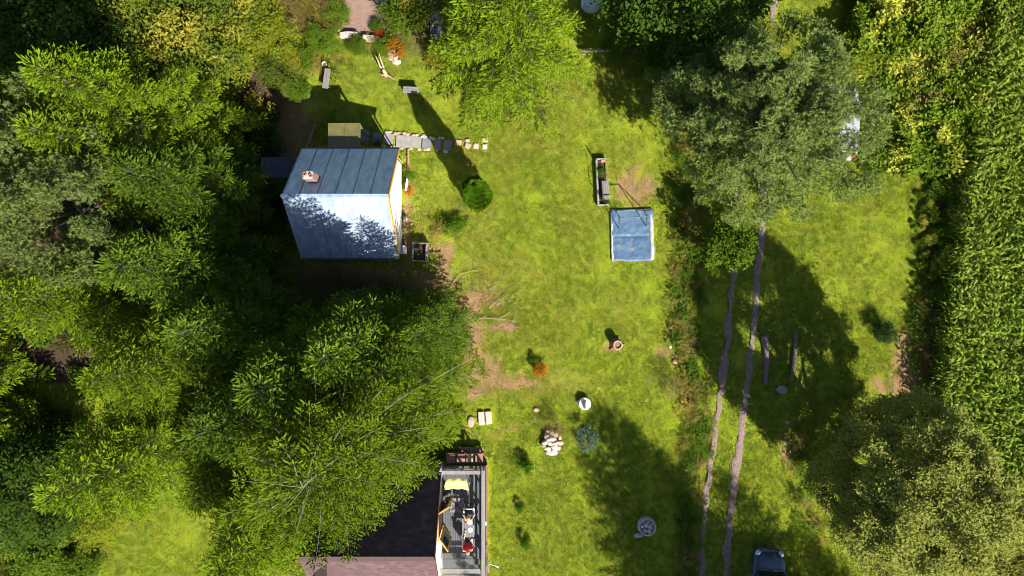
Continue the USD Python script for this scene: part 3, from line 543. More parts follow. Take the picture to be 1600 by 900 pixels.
# ------------------------------------------------------------------ blue tarpaulin cover, swing frame, planter bed with bench
c = W(988, 367, .1)
cv_ = thing('covered_sandpit', 'flat rectangular sandpit under faded blue tarpaulin with whitish rolled edges', 'sandpit', (c[0], c[1], 0), math.radians(1.2))
SX, SY = 1.16, 1.40
u, w_ = np.meshgrid(np.linspace(-1, 1, 47), np.linspace(-1, 1, 57))
P3 = np.stack([u*SX, w_*SY, 0*u], -1)
h = .115 + .03*(meshkit.fbm(P3*2.2, 4, 3)-.5)*2 + .02*(meshkit.noise(P3*6, 5)-.5) - .03*np.exp(-((w_+.05)/.05)**2)*(.6+.6*meshkit.noise(P3*3, 9)) - .05*np.clip((1-np.hypot(u*.9, w_*.9)), 0, 1)
edge = np.maximum(np.abs(u), np.abs(w_)); h = np.where(edge > .985, .02, h)
P3[..., 2] = h; P3[..., 0] += .035*(meshkit.fbm(P3[..., [1, 2, 0]]*1.3, 3, 21)-.5)*np.abs(u)*2; P3[..., 1] += .05*(meshkit.fbm(P3*1.3, 3, 22)-.5)*np.abs(w_)*2 - .04*(1-u**2)*(w_ < 0)*np.abs(w_)
gi = np.arange(u.size).reshape(u.shape); qf = np.stack([gi[:-1, :-1], gi[:-1, 1:], gi[1:, 1:], gi[1:, :-1]], -1).reshape(-1, 4)
obj('tarpaulin', (P3.reshape(-1, 3), qf), 'blue_tarp', cv_, True)
for name, pts, rad in (('rolled_edge', [(SX-.10, y) for y in np.linspace(-SY, SY-.2, 30)], .115), ('rolled_edge', [(-SX+.06, y) for y in np.linspace(-SY, SY-.15, 30)], .065), ('rolled_edge', [(x, SY-.06) for x in np.linspace(-SX+.05, SX-.1, 26)], .06), ('rolled_edge', [(x, -SY+.05) for x in np.linspace(SX*.45, SX-.05, 10)], .06)):
    q = np.array(pts); q = np.column_stack([q, np.full(len(q), .09)]); nn = meshkit.fbm(q*2.4, 3, 31)
    q[:, 0] += (nn-.5)*.09; rr_ = rad*(.6+.75*nn); q[:, 2] = .075 + .02*nn; rr_[[0, -1]] *= .5
    t_ = MB().tube(q, rr_, 10).mesh(); v_ = t_[0].copy(); v_[:, 2] = .07 + (v_[:, 2]-.07)*.62
    obj(name, (v_, t_[1]), 'tarp_edge' if name and rad != .06 else 'blue_tarp', cv_, True)
obj('timber_border', MB().rbox((0, -SY+.02, .045), (2*SX-.1, .06, .09), .01).rbox((0, SY-.02, .045), (2*SX-.1, .06, .09), .01).rbox((SX-.02, 0, .04), (.05, 2*SY-.2, .08), .01).rbox((-SX+.02, 0, .04), (.05, 2*SY-.2, .08), .01).mesh(), 'old_wood', cv_)

HS = 1.78
sw = thing('swing_frame', 'thin dark metal swing frame standing over the blue sandpit cover', 'swing', (0, 0, 0))
ta, tb2 = W(969, 341, HS), W(1011.7, 338, HS)
obj('top_bar', MB().tube([ta, tb2], .024, 8).mesh(), 'green_metal', sw)
for top, feet in ((ta, ((962, 329), (966.7, 358))), (tb2, ((1006, 328), (1010, 355)))):
    for ft in feet: obj('leg', MB().tube([top, W(*ft)], .023, 8).mesh(), 'green_metal', sw)
    m1, m2 = (top*.45 + W(*feet[0])*.55), (top*.45 + W(*feet[1])*.55); obj('brace', MB().tube([m1, m2], .014, 6).mesh(), 'green_metal', sw)

bc = W(940, 285)
pl = thing('raised_planter', 'narrow raised bed framed in pale boards with a few herbs', 'planter', (bc[0], bc[1], 0), math.radians(2.5))
obj('side_board', MB().rbox((-.26, 0, .13), (.10, 2.56, .26), .01).mesh(), 'concrete', pl); obj('side_board', MB().rbox((.24, .55, .10), (.05, 1.3, .20), .01).mesh(), 'old_wood', pl)
obj('end_board', MB().rbox((0.02, 1.25, .14), (.5, .07, .28), .01).mesh(), 'concrete', pl); obj('end_board', MB().rbox((0.03, -1.25, .14), (.55, .07, .28), .01).mesh(), 'concrete', pl)
obj('earth', B((0, 0, .05), (.5, 2.4, .1)), 'dark_soil', pl); obj('brick', MB().rbox((.1, 1.12, .22), (.22, .12, .07), .01).mesh(), 'terracotta', pl)
for x, y, h_ in ((-.30, 1.2, .75), (-.30, -1.1, .35)): obj('corner_post', B((x, y, h_/2), (.05, .05, h_)), 'dark_metal', pl)
bb = W(946, 297, .48)
be = thing('plank_bench', 'grey plank bench with dark strap standing over the raised bed', 'bench', (bb[0], bb[1], 0), math.radians(4))
for k in range(4): obj('plank', MB().rbox((-.145+.097*k, 0, .48), (.088, 1.02, .04), .008).mesh(), 'grey_wood', be)
obj('strap', B((0, -.26, .505), (.40, .05, .012)), 'dark_metal', be)
for y in (-.4, .4): obj('leg', MB().rbox((0, y, .23), (.34, .06, .46), .01).mesh(), 'old_wood', be)
obj('back_frame', MB().tube([(-.2, -.42, .0), (-.22, -.42, .92), (-.22, .42, .92), (-.2, .42, 0)], .022, 6).mesh(), 'dark_metal', be)

# ------------------------------------------------------------------ slab path behind the cabin
pa = thing('garden_path', None, None, kind='structure')
SL = [(569, 213, 16, 17, 0, 'blue_slab'), (589, 216, 13, 17, 2, 'blue_slab'), (607, 217, 15, 16, 8, 'concrete'), (632, 221, 26, 19, 3, 'concrete'), (650, 222, 15, 17, 6, 'concrete'), (667, 224, 14, 16, 4, 'blue_slab'), (684, 226, 9, 15, 3, 'blue_slab'), (700, 227, 12, 17, 2, 'blue_slab'),
      (716, 223, 9, 8, 10, 'pink_stone'), (731, 228, 8, 8, 20, 'pink_stone'), (731, 220, 7, 5, 5, 'pink_stone'), (744, 228.5, 7.6, 7.6, 3, 'pale_stone'), (757.5, 229.5, 7.2, 7.6, -2, 'pale_stone'), (758, 219, 9, 6, 0, 'pink_stone')]
for k, (x, y, w, hgt, a, m) in enumerate(SL):
    q = W(x, y); obj('paving_slab', MB().rbox((q[0], q[1], .03), (w*S, hgt*S, .06), .012, math.radians(-a), .008, k).mesh(), m, pa)
r = rnd(5)
for k in range(26):
    x = 600 + k*4.6 if k < 22 else 640+k; y = 205.5 + (x-600)*.12 + r.normal(0, 1.0) if k % 3 else 229 + (x-600)*.07 + r.normal(0, .8)
    q = W(x, y); g = trimesh.creation.icosphere(1, .07+.05*r.random()); g.apply_scale([1.2, .9, .6]); g.vertices += r.normal(0, .012, g.vertices.shape)
    obj('edging_stone', g.apply_translation([q[0], q[1], .03]), 'pale_stone' if r.random() < .5 else 'pink_stone', pa)
ry = thing('edging_rail', 'rusty brown edging board along the bare bed beside the gable', 'edging', (*W(638, 262)[:2], 0), math.radians(90))
obj('board', MB().rbox((0, 0, .06), (2.0, .05, .12), .01).mesh(), 'terracotta', ry); obj('peg', B((.6, .05, .06), (.04, .05, .14)), 'old_wood', ry); obj('peg', B((-.7, .05, .06), (.04, .05, .14)), 'old_wood', ry)
wb = thing('white_board', 'white board propped against the flower bed by the gable', 'board', (*W(637, 291)[:2], 0), math.radians(82))
obj('panel', MB().rbox((0, 0, .28), (.62, .03, .5), .006, 0).mesh(), 'white_paint', wb); obj('rail', B((0, .0, .55), (.66, .05, .03)), 'white_paint', wb)
pt = thing('paving_block', 'square pinkish stone block lying in the bare bed by the gable', 'block', (*W(634, 343)[:2], 0)); obj('block', MB().rbox((0, 0, .12), (.24, .3, .24), .03, .05, .01, 3).mesh(), 'pale_stone', pt); obj('bowl', MB().disc((0, .02), .07, .24, .27, 12, .05).mesh(), 'terracotta', pt)
wf = thing('white_box', 'small white box standing at the lower corner of the cabin', 'box', (*W(634, 391)[:2], 0)); obj('body', MB().rbox((0, 0, .3), (.14, .42, .6), .02).mesh(), 'white_plastic', wf); obj('lid', MB().rbox((0, 0, .61), (.17, .45, .03), .01).mesh(), 'white_plastic', wf)
cc = W(657, 394, .25)
cr_ = thing('compost_crate', 'square grey timber crate with dark inside by the cabin corner', 'crate', (cc[0], cc[1], 0), math.radians(-3))
for k in range(3):
    z = .09+.17*k
    obj('board', MB().rbox((-.39, 0, z), (.07, 1.04, .15), .01).mesh(), 'grey_wood', cr_); obj('board', MB().rbox((.37, 0, z), (.14, 1.04, .15), .01).mesh(), 'old_wood', cr_)
    obj('board', MB().rbox((0, .48, z), (.70, .06, .15), .01).mesh(), 'old_wood', cr_); obj('board', MB().rbox((0, -.48, z), (.70, .06, .15), .01).mesh(), 'old_wood', cr_)
obj('compost', B((0, 0, .12), (.68, .88, .2)), 'dark_soil', cr_)

# ------------------------------------------------------------------ benches, driftwood, stones and the paved yard at the top
def bench(px, py, rz, ln, wid, label, n=4):
    q = W(px, py, .45); o = thing('garden_bench', label, 'bench', (q[0], q[1], 0), rz)
    for k in range(n): obj('plank', MB().rbox((0, -wid/2+wid*(k+.5)/n, .45), (ln, wid/n-.012, .04), .008).mesh(), 'grey_wood', o)
    for x in (-ln*.36, ln*.36): obj('leg', MB().rbox((x, 0, .215), (.07, wid*.85, .43), .01).mesh(), 'old_wood', o)
bench(510, 122.5, math.radians(82), 1.08, .33, 'weathered plank bench at the edge of the bushes, half in shadow')
bench(642, 140.5, math.radians(-3), .86, .36, 'short weathered plank bench under the skirt of the big spruce', 3)
bk = thing('white_bucket', 'small white bucket behind the weathered plank bench by the bushes', 'bucket', (*W(508.5, 102)[:2], 0)); obj('body', trimesh.creation.revolve([[0, 0], [.10, 0], [.13, .26], [.12, .26], [.09, .02], [0, .02]], sections=16), 'white_plastic', bk, 40); obj('handle', MB().tube([(-.13, 0, .25), (-.08, .06, .31), (.08, .06, .31), (.13, 0, .25)], .006, 5).mesh(), 'dark_metal', bk)
ds = thing('driftwood_stump', 'pale twisted dead tree stump with forked arms on the upper lawn', 'stump', (*W(603, 117)[:2], 0))
for name, pts, rad in (('trunk', [(0, 0, 0), (0, .02, .3), (-.05, .1, .6)], [.16, .12, .08]), ('limb', [(-.05, .1, .4), (-.22, .3, .55), (-.3, .55, .75), (-.4, .75, .8)], [.08, .055, .04, .02]), ('limb', [(-.02, .06, .4), (-.05, .3, .6), (-.12, .55, .9), (-.18, .85, 1.0)], [.07, .05, .035, .015]), ('limb', [(0, 0, .2), (.2, -.12, .25), (.5, -.3, .12)], [.07, .04, .02]), ('root', [(0, 0, .1), (-.2, -.02, .05), (-.33, .08, .0)], [.1, .06, .03])):
    obj(name, MB().tube(pts, rad, 7).mesh(), 'twig_wood', ds, True)
def rock(name, px, py, sx, sy, sz, label, cat, mat, seed, parent=None, z=0.0):
    q = W(px, py); g = trimesh.creation.icosphere(2, 1.0); d = meshkit.fbm(g.vertices*1.4+seed, 3, seed)
    g.vertices *= (.72+.56*d)[:, None]*np.array([sx, sy, sz]); g.apply_translation([q[0], q[1], z+sz*.45])
    return obj(name, g, mat, parent, 30, label, cat)
rock('boulder', 614, 86, .32, .40, .34, 'large pale boulder beside the orange flowers on the upper lawn', 'rock', 'pink_stone', 2); rock('stone', 620, 97, .26, .17, .13, 'flat pale stone lying just below the large boulder', 'rock', 'pale_stone', 3)
rock('pale_rock', 1221, 609, .32, .24, .16, 'whitish rock in the big tree shadow right of the track', 'rock', 'concrete', 7)
sw_ = thing('stone_wall', 'low row of pale squared stone blocks edging the paved yard', 'wall', (0, 0, 0))
for k, (x, y, w, d, a) in enumerate(((537.5, 57, 9, 8, 5), (551, 57, 19, 9, -4), (577, 61, 17, 6.5, -3), (580, 66, 15, 3.5, -3), (590, 62, 8, 5, 0), (531, 50, 4, 4, 0))):
    q = W(x, y); obj('stone_block', MB().rbox((q[0], q[1], .17), (w*S, d*S, .34), .03, math.radians(a), .012, k).mesh(), 'pale_stone', sw_)
yd = thing('brick_yard', None, None, kind='structure')
mb = MB(); r = rnd(8); a0, a1 = W(532, 51), W(655, -30)
for i, x in enumerate(np.arange(a0[0], a1[0], .205)):
    for j, y in enumerate(np.arange(a0[1], a1[1], .105)): mb.box((x+.1*(j % 2), y, .022+r.normal(0, .003)), (.195, .096, .05))
obj('bricks', mb.mesh(), 'brick', yd, kind='stuff'); obj('bed', B(((a0[0]+a1[0])/2, (a0[1]+a1[1])/2, .012), (a1[0]-a0[0]+.2, a1[1]-a0[1]+.1, .03)), 'soil', yd)
gp = thing('grey_boardwalk', None, None, kind='structure')
for k in range(9): q = W(681, 58-k*9.5); obj('plank', MB().rbox((q[0], q[1], .05), (.62, .30, .06), .01, rnd(k).normal(0, .02)).mesh(), 'blue_slab', gp)
tk = thing('rain_tank', 'round pale blue water tank at the top edge beside the spruce', 'tank', (*W(926, -4, .9)[:2], 0))
obj('body', trimesh.creation.revolve([[0, 0], [.50, 0], [.55, .1], [.55, .85], [.50, .93], [.2, .96], [0, .96]], sections=32), 'tank_blue', tk, 40); obj('lid', MB().disc((0.05, .05), .2, .95, 1.0, 20).mesh(), 'tank_blue', tk); obj('rib', MB().disc((0, 0), .565, .45, .5, 32, .5).mesh(), 'tank_blue', tk)
fe = thing('log_rail', 'long pale log rail lying between the spruce and the dark trees', 'log', (*W(957, 82)[:2], 0), math.radians(1))
obj('log', MB().tube([(-1.7, 0, .3), (-.6, .02, .33), (.5, -.01, .32), (1.7, .02, .31)], [.07, .08, .075, .065], 8).mesh(), 'grey_limb', fe)
for x in (-1.5, 0, 1.5): obj('support', MB().tube([(x, 0, 0), (x, 0, .26)], .06, 7).mesh(), 'old_wood', fe)

# ------------------------------------------------------------------ things scattered on the lawn
bs = thing('tree_stump', 'brown cut stump with paler ring on the middle of the lawn', 'stump', (*W(963, 538)[:2], 0))
g = trimesh.creation.revolve([[0, 0], [.34, 0], [.27, .12], [.25, .55], [.20, .57], [.18, .5], [0, .5]], sections=22); g.vertices *= (1+.12*(meshkit.fbm(g.vertices*5, 2, 4)-.5))[:, None]
obj('trunk', g, 'wicker', bs, 40)
for k in range(5): a = k*1.3; obj('root', MB().tube([(.2*math.cos(a), .2*math.sin(a), .1), (.46*math.cos(a), .46*math.sin(a), .0)], [.09, .03], 6).mesh(), 'wicker', bs)
obj('rim', MB().disc((0, 0), .245, .56, .575, 20, .18).mesh(), 'twig_wood', bs)
wc = W(914, 631, .25)
wl = thing('white_well_cover', 'round white concrete cover with a small roofed hatch on the lawn', 'well cover', (wc[0], wc[1], 0))
obj('ring', trimesh.creation.revolve([[0, 0], [.33, 0], [.33, .26], [.31, .29], [.0, .30]], sections=32), 'white_paint', wl, 40)
a = np.array([[-.05, -.20, .30], [-.05, .20, .30], [.12, .20, .30], [.12, -.20, .30], [.03, -.22, .62], [.03, .10, .56]])-[.04, .02, 0]
obj('hatch', MB().add(a, [[0, 1, 5], [0, 5, 4], [2, 3, 4], [2, 4, 5], [1, 2, 5], [0, 4, 3], [0, 3, 2], [0, 2, 1]]).mesh(), 'beige_boards', wl); obj('stone', MB().rbox((-.36, .08, .06), (.14, .2, .12), .02).mesh(), 'pale_stone', wl)
pv = thing('stepping_slabs', 'pair of pale concrete slabs with a grassy gap beside the lower spruce', 'paving', (*W(758, 653)[:2], 0), math.radians(3))
obj('slab', MB().rbox((-.20, .01, .06), (.33, .72, .12), .02, 0, .006, 1).mesh(), 'pale_stone', pv); obj('slab', MB().rbox((.20, .02, .06), (.33, .70, .12), .02, .03, .006, 2).mesh(), 'pale_stone', pv)
rock('flat_stone', 736, 659, .2, .28, .07, 'flat pinkish stone left of the pair of concrete slabs', 'rock', 'pink_stone', 9)
rp = thing('stone_pile', 'round heap of pale pinkish stones on the lower lawn', 'stone pile', (0, 0, 0)); r = rnd(12)
for k in range(42):
    a_, d_ = r.random()*6.28, 16*math.sqrt(r.random()); x, y = 862+d_*math.cos(a_), 688+d_*math.sin(a_)
    rock('stone', x, y, .10+.08*r.random(), .08+.06*r.random(), .07+.05*r.random(), None, None, 'pale_stone' if r.random() < .75 else 'pink_stone', 40+k, rp, .30*(1-(d_/17)**1.5))
rock('grey_slab', 862, 707, .34, .16, .06, 'dark grey flat stone at the lower edge of the stone heap', 'rock', 'lichen_grey', 91)
fp = W(1011, 823, .3)
fi = thing('fire_pit', 'round grey concrete ring holding stones, in the lawn shadow', 'fire pit', (fp[0], fp[1], 0))
obj('ring', trimesh.creation.revolve([[.39, 0], [.48, 0], [.48, .40], [.45, .42], [.40, .42], [.39, .38], [.39, 0]], sections=36), 'lichen_grey', fi, 40); obj('ash', MB().disc((0, 0), .39, .1, .24, 24).mesh(), 'lichen_grey', fi); r = rnd(14)
for k, (x, y, s_) in enumerate(((-.05, .08, .13), (.17, .0, .13), (-.12, -.22, .12), (.1, -.24, .13), (-.26, .02, .1), (.27, .15, .08), (.05, .28, .09), (.3, -.1, .08), (-.2, .25, .07))):
    g = trimesh.creation.icosphere(2, s_); g.vertices *= (.75+.5*meshkit.fbm(g.vertices*9+k, 2, k))[:, None]; obj('stone', g.apply_translation([x, y, .28]), 'pale_stone' if k < 4 else 'lichen_grey', fi, 30)
rock('step_stone', 997, 836, .26, .12, .1, 'flat dark stone at the lower left of the concrete fire ring', 'rock', 'lichen_grey', 77)
for k, (x, y, s_, lab, m) in enumerate(((1047, 511, .12, 'red brown stone near the track edge, upper of the scattered stones', 'terracotta'), (1055, 565, .13, 'red brown stone left of the weeds below the small pale globe', 'terracotta'), (838, 640, .12, 'pinkish stone on the lawn above the stone heap', 'pink_stone'), (1230, 660, .1, 'small pinkish stone in the big tree shadow', 'pink_stone'))):
    rock('field_stone', x, y, s_*1.3, s_, s_*.5, lab, 'rock', m, 100+k)
gl = thing('garden_globe', 'small white globe light on a stake beside the weedy strip', 'garden light', (*W(1045.5, 541.5)[:2], 0)); obj('globe', trimesh.creation.icosphere(2, .075).apply_translation([0, 0, .3]), 'white_plastic', gl, True); obj('stake', MB().tube([(0, 0, 0), (0, 0, .26)], .018, 6).mesh(), 'dark_metal', gl)
r = rnd(19)
def branchlet(pts, r0, label, name='fallen_branch', twigs=3):
    q = np.array([W(*p) for p in pts]); q[:, 2] = .05 + .03*np.arange(len(q)) % .09
    o = thing(name, label, 'branch', (0, 0, 0)); r0 *= .42; obj('stem', MB().tube(q, np.linspace(r0, r0*.35, len(q)), 6).mesh(), 'twig_wood', o, True)
    for k in range(twigs):
        i = r.integers(1, len(q)-1) if len(q) > 2 else 0; d = r.normal(0, .22, 3)+unit(q[min(i+1, len(q)-1)]-q[i])*.3; d[2] = abs(d[2])*.3
        obj('twig', MB().tube([q[i], q[i]+d*.6, q[i]+d], [r0*.5, r0*.35, r0*.2], 5).mesh(), 'twig_wood', o)
branchlet([(738, 500), (756, 497), (775, 498), (797, 500), (806, 503)], .045, 'longest pale fallen branch lying level across the worn lawn')
branchlet([(765, 482), (772, 474), (784, 468), (790, 461)], .035, 'pale fallen branch slanting up just above the longest one')
branchlet([(704, 452), (709, 441), (719, 430), (737, 423), (746, 424)], .035, 'curved fallen branch on the worn patch below the crate')
branchlet([(736, 613), (743, 619), (750, 625)], .05, 'short thick pale branch end poking from under the spruce')
branchlet([(798, 507), (805, 511), (812, 512)], .03, 'small fallen stick off the right end of the longest branch', twigs=2)
branchlet([(813, 481), (820, 481), (828, 480)], .03, 'small fallen stick on the lawn right of the slanting branch', twigs=1)
branchlet([(722, 667), (728, 671), (735, 673)], .05, 'pale broken branch by the flat pinkish stone', twigs=2)
plain('mauve_wood', (.20, .135, .15), (.11, .075, .085), 9, .9, bump=.4)
for pts, r0, lab in (([(1193, 524), (1196, 545), (1197, 570), (1195, 600)], (.20, .15, .12, .08), 'thicker mauve brown log lying in the tree shadow right of the track'), ([(1243, 518), (1241, 545), (1239, 570), (1236, 594)], (.07, .10, .10, .06), 'thinner mauve brown log lying in the tree shadow, farther from the track')):
    q = np.array([W(*p) for p in pts]); q[:, 2] = .10; o = thing('weathered_log', lab, 'log'); obj('stem', MB().tube(q, np.array(r0), 9).mesh(), 'mauve_wood', o, True); e_ = q[1]+[.0, 0, .08]; obj('knot', MB().tube([e_, e_+[.14, .10, .05]], [.05, .03], 6).mesh(), 'mauve_wood', o)
ws = thing('white_stick', 'short white post lying in the weeds below the parked white car', 'post', (*W(1345, 256)[:2], 0)); obj('shaft', MB().tube([(-.28, -.01, .30), (.28, .01, .34)], .04, 8).mesh(), 'white_plastic', ws); obj('foot', MB().tube([(-.2, .02, 0), (-.2, 0, .3)], .03, 6).mesh(), 'white_plastic', ws); obj('foot', MB().tube([(.2, .02, 0), (.2, 0, .3)], .03, 6).mesh(), 'white_plastic', ws)

# ------------------------------------------------------------------ cars
def car(px, py, rz, paint, label, Lc=3.9, Wc=1.70, Hc=1.5):
    """A hatchback, nose towards +y: a body lofted from cross-sections, cabin, glass, lamps, wheels."""
    q = W(px, py); o = thing('parked_car', label, 'car', (q[0], q[1], 0), rz)
    st = np.array([[-.5, .62, .78, .86], [-.485, .45, .88, .95], [-.40, .30, .97, 1.0], [-.2, .25, .98, 1.0], [.1, .25, .97, 1.0], [.22, .25, .93, 1.0], [.36, .26, .84, .98], [.455, .30, .74, .90], [.49, .36, .62, .76], [.5, .42, .54, .66]])
    rings = []
    for y, lo, hi, w in st:
        hw = Wc/2*w; pr = [(-hw*.92, lo), (-hw, lo+.12), (-hw, hi-.16), (-hw*.93, hi-.04), (-hw*.6, hi+.015), (0, hi+.03), (hw*.6, hi+.015), (hw*.93, hi-.04), (hw, hi-.16), (hw, lo+.12), (hw*.92, lo)]
        rings.append([(x, y*Lc, z) for x, z in pr])
    v = np.array(rings); n, m = v.shape[:2]; idx_ = np.arange(n*m).reshape(n, m); f = []
    for i in range(n-1):
        for j in range(m): f.append([idx_[i, j], idx_[i, (j+1) % m], idx_[i+1, (j+1) % m], idx_[i+1, j]])
    v = v.reshape(-1, 3); e = len(v); v = np.vstack([v, v[:m].mean(0), v[-m:].mean(0)])
    f3 = [[e, (j+1) % m, j] for j in range(m)]+[[e+1, (n-1)*m+j, (n-1)*m+(j+1) % m] for j in range(m)]
    f = np.vstack([np.array(f)[:, [0, 1, 2]], np.array(f)[:, [0, 2, 3]], f3])
    obj('body', (v, f), paint, o, 35)
    def hull(pts): h_ = trimesh.convex.convex_hull(np.array(pts)); return h_
    yb, y0, y1, yf = -.475*Lc, -.40*Lc, .06*Lc, .25*Lc; bw, rw = Wc*.47, Wc*.37
    obj('roof', hull([(s_*rw*k, y, Hc-d) for s_ in (-1, 1) for (k, y, d) in ((1, y0, .05), (1, y1, .05), (.9, y0+.05, .0), (.9, y1-.08, 0), (.97, y0-.10, .07), (1, y0, .12), (1, y1, .12))]), paint, o, 30)
    g = obj('windscreen', hull([(s_*k, y, z) for s_ in (-1, 1) for (k, y, z) in ((rw*.97, y1-.01, Hc-.07), (bw*.92, yf, .95), (rw*.97, y1-.04, Hc-.12), (bw*.92, yf-.06, .93))]), 'car_glass', o)
    obj('cowl', MB().rbox((0, yf+.02, .962), (bw*1.85, .10, .03), .01).mesh(), 'black_plastic', o)
    for s_ in (-1, 1): obj('wiper', MB().tube([(s_*.1-.25, yf+.0, .985), (s_*.1+.25, yf-.10, 1.03)], .012, 5).mesh(), 'black_plastic', g)
    obj('rear_window', hull([(s_*k, y, z) for s_ in (-1, 1) for (k, y, z) in ((rw*.95, y0-.08, Hc-.09), (bw*.90, yb, .98), (rw*.95, y0-.02, Hc-.10), (bw*.9, yb+.06, .97))]), 'car_glass', o)
    for s_ in (-1, 1):
        obj('side_window', hull([(s_*k, y, z) for (k, y, z) in ((rw*1.0, y0, Hc-.10), (rw*1.0, y1, Hc-.10), (bw, yb+.15, .98), (bw, yf-.12, .95), (rw*.9, y0, Hc-.12), (rw*.9, y1, Hc-.12), (bw-.06, yb+.15, .97), (bw-.06, yf-.12, .95))]), 'car_glass', o)
        obj('pillar', MB().tube([(s_*rw*1.01, y1+.02, Hc-.06), (s_*bw*.99, yf+.0, .94)], .04, 6).tube([(s_*rw*1.0, y0-.06, Hc-.08), (s_*bw*.98, yb+.06, .95)], .05, 6).tube([(s_*rw*1.02, -.12*Lc, Hc-.08), (s_*bw*1.0, -.12*Lc, .95)], .035, 6).mesh(), paint, o)
        obj('headlight', hull(trimesh.creation.icosphere(2, 1).apply_scale([.17, .22, .09]).apply_translation([s_*Wc*.36, .445*Lc, .66]).vertices), 'chrome', o, True)
        obj('tail_light', hull(trimesh.creation.icosphere(2, 1).apply_scale([.13, .10, .17]).apply_translation([s_*Wc*.40, -.475*Lc, .80]).vertices), 'red_lamp', o, True)
        mi = obj('side_mirror', hull(trimesh.creation.icosphere(2, 1).apply_scale([.12, .07, .08]).apply_translation([s_*(Wc/2+.10), yf-.30, 1.02]).vertices), paint, o, True)
        for y in (-.31*Lc, .32*Lc):
            wh = obj('wheel', MB().tube([(s_*(Wc/2-.20), y, .30), (s_*(Wc/2+.005), y, .30)], .30, 20).mesh(), 'tyre', o, 30); obj('rim', MB().tube([(s_*(Wc/2), y, .30), (s_*(Wc/2+.015), y, .30)], .19, 14).mesh(), 'chrome', wh)
    obj('rear_bumper', MB().rbox((0, -.5*Lc-.02, .50), (Wc*.88, .14, .2), .05).mesh(), paint, o, 30); obj('front_bumper', MB().rbox((0, .5*Lc-.03, .40), (Wc*.70, .12, .2), .05).mesh(), paint, o, 30)
    obj('number_plate', B((0, -.5*Lc-.095, .52), (.5, .012, .11)), 'white_plastic', o); obj('roof_spoiler', MB().rbox((0, y0-.13, Hc-.09), (rw*1.9, .22, .03), .01).mesh(), paint, o)
    return o
car(1192, 908, math.radians(-4), 'car_blue', 'dark blue hatchback parked at the bottom edge by the track')
car(1305, 194, math.radians(-4), 'car_white', 'white hatchback tucked under the grey green pine, tail showing')

# ------------------------------------------------------------------ vegetation builders (local coordinates, base at the origin)
def frame(D):
    ref = np.where(np.abs(D[:, 2:]) < .9, [0, 0, 1.], [1., 0, 0]); a = unit(np.cross(D, ref)); return a, np.cross(D, a)
def spindles(P, D, Ln, R, r):
    """Needle-clad shoots: three-sided spindles."""
    n = len(P); a, b = frame(D); ph = r.random(n)*6.28; v = np.empty((n, 5, 3)); v[:, 0] = P; v[:, 4] = P + D*Ln[:, None]
    for k in range(3):
        c_, s_ = np.cos(ph+k*2.094), np.sin(ph+k*2.094)
        v[:, 1+k] = P + D*(Ln*.60)[:, None] + (a*c_[:, None]+b*s_[:, None])*R[:, None]
    base = np.arange(n)[:, None, None]*5
    f = np.array([[0, 2, 1], [0, 3, 2], [0, 1, 3], [4, 1, 2], [4, 2, 3], [4, 3, 1]])[None]
    return v.reshape(-1, 3), (base+f).reshape(-1, 3)
def leaves(P, D, Nn, Ln, Wd):
    """Folded diamond leaves: base P, direction D, normal Nn."""
    n = len(P); sd = unit(np.cross(D, Nn)); up = np.cross(sd, D); v = np.empty((n, 4, 3))
    v[:, 0] = P; v[:, 2] = P + D*Ln[:, None]; mid = P + D*(Ln*.45)[:, None] + up*(Wd*.22)[:, None]
    v[:, 1] = mid + sd*(Wd*.5)[:, None]; v[:, 3] = mid - sd*(Wd*.5)[:, None]
    f = np.array([[0, 1, 2], [0, 2, 3]])[None] + np.arange(n)[:, None, None]*4
    return v.reshape(-1, 3), f.reshape(-1, 3)
def rand_dirs(n, r): return unit(r.normal(size=(n, 3)))
def trunk_mesh(H, r0, r, lean=.25, n=8):
    z = np.linspace(0, 1, 9); off = np.cumsum(r.normal(0, lean/9, (9, 2)), 0); off -= off[:1]
    return MB().tube(np.column_stack([off, z*H]), r0*(1-.93*z), n).mesh()

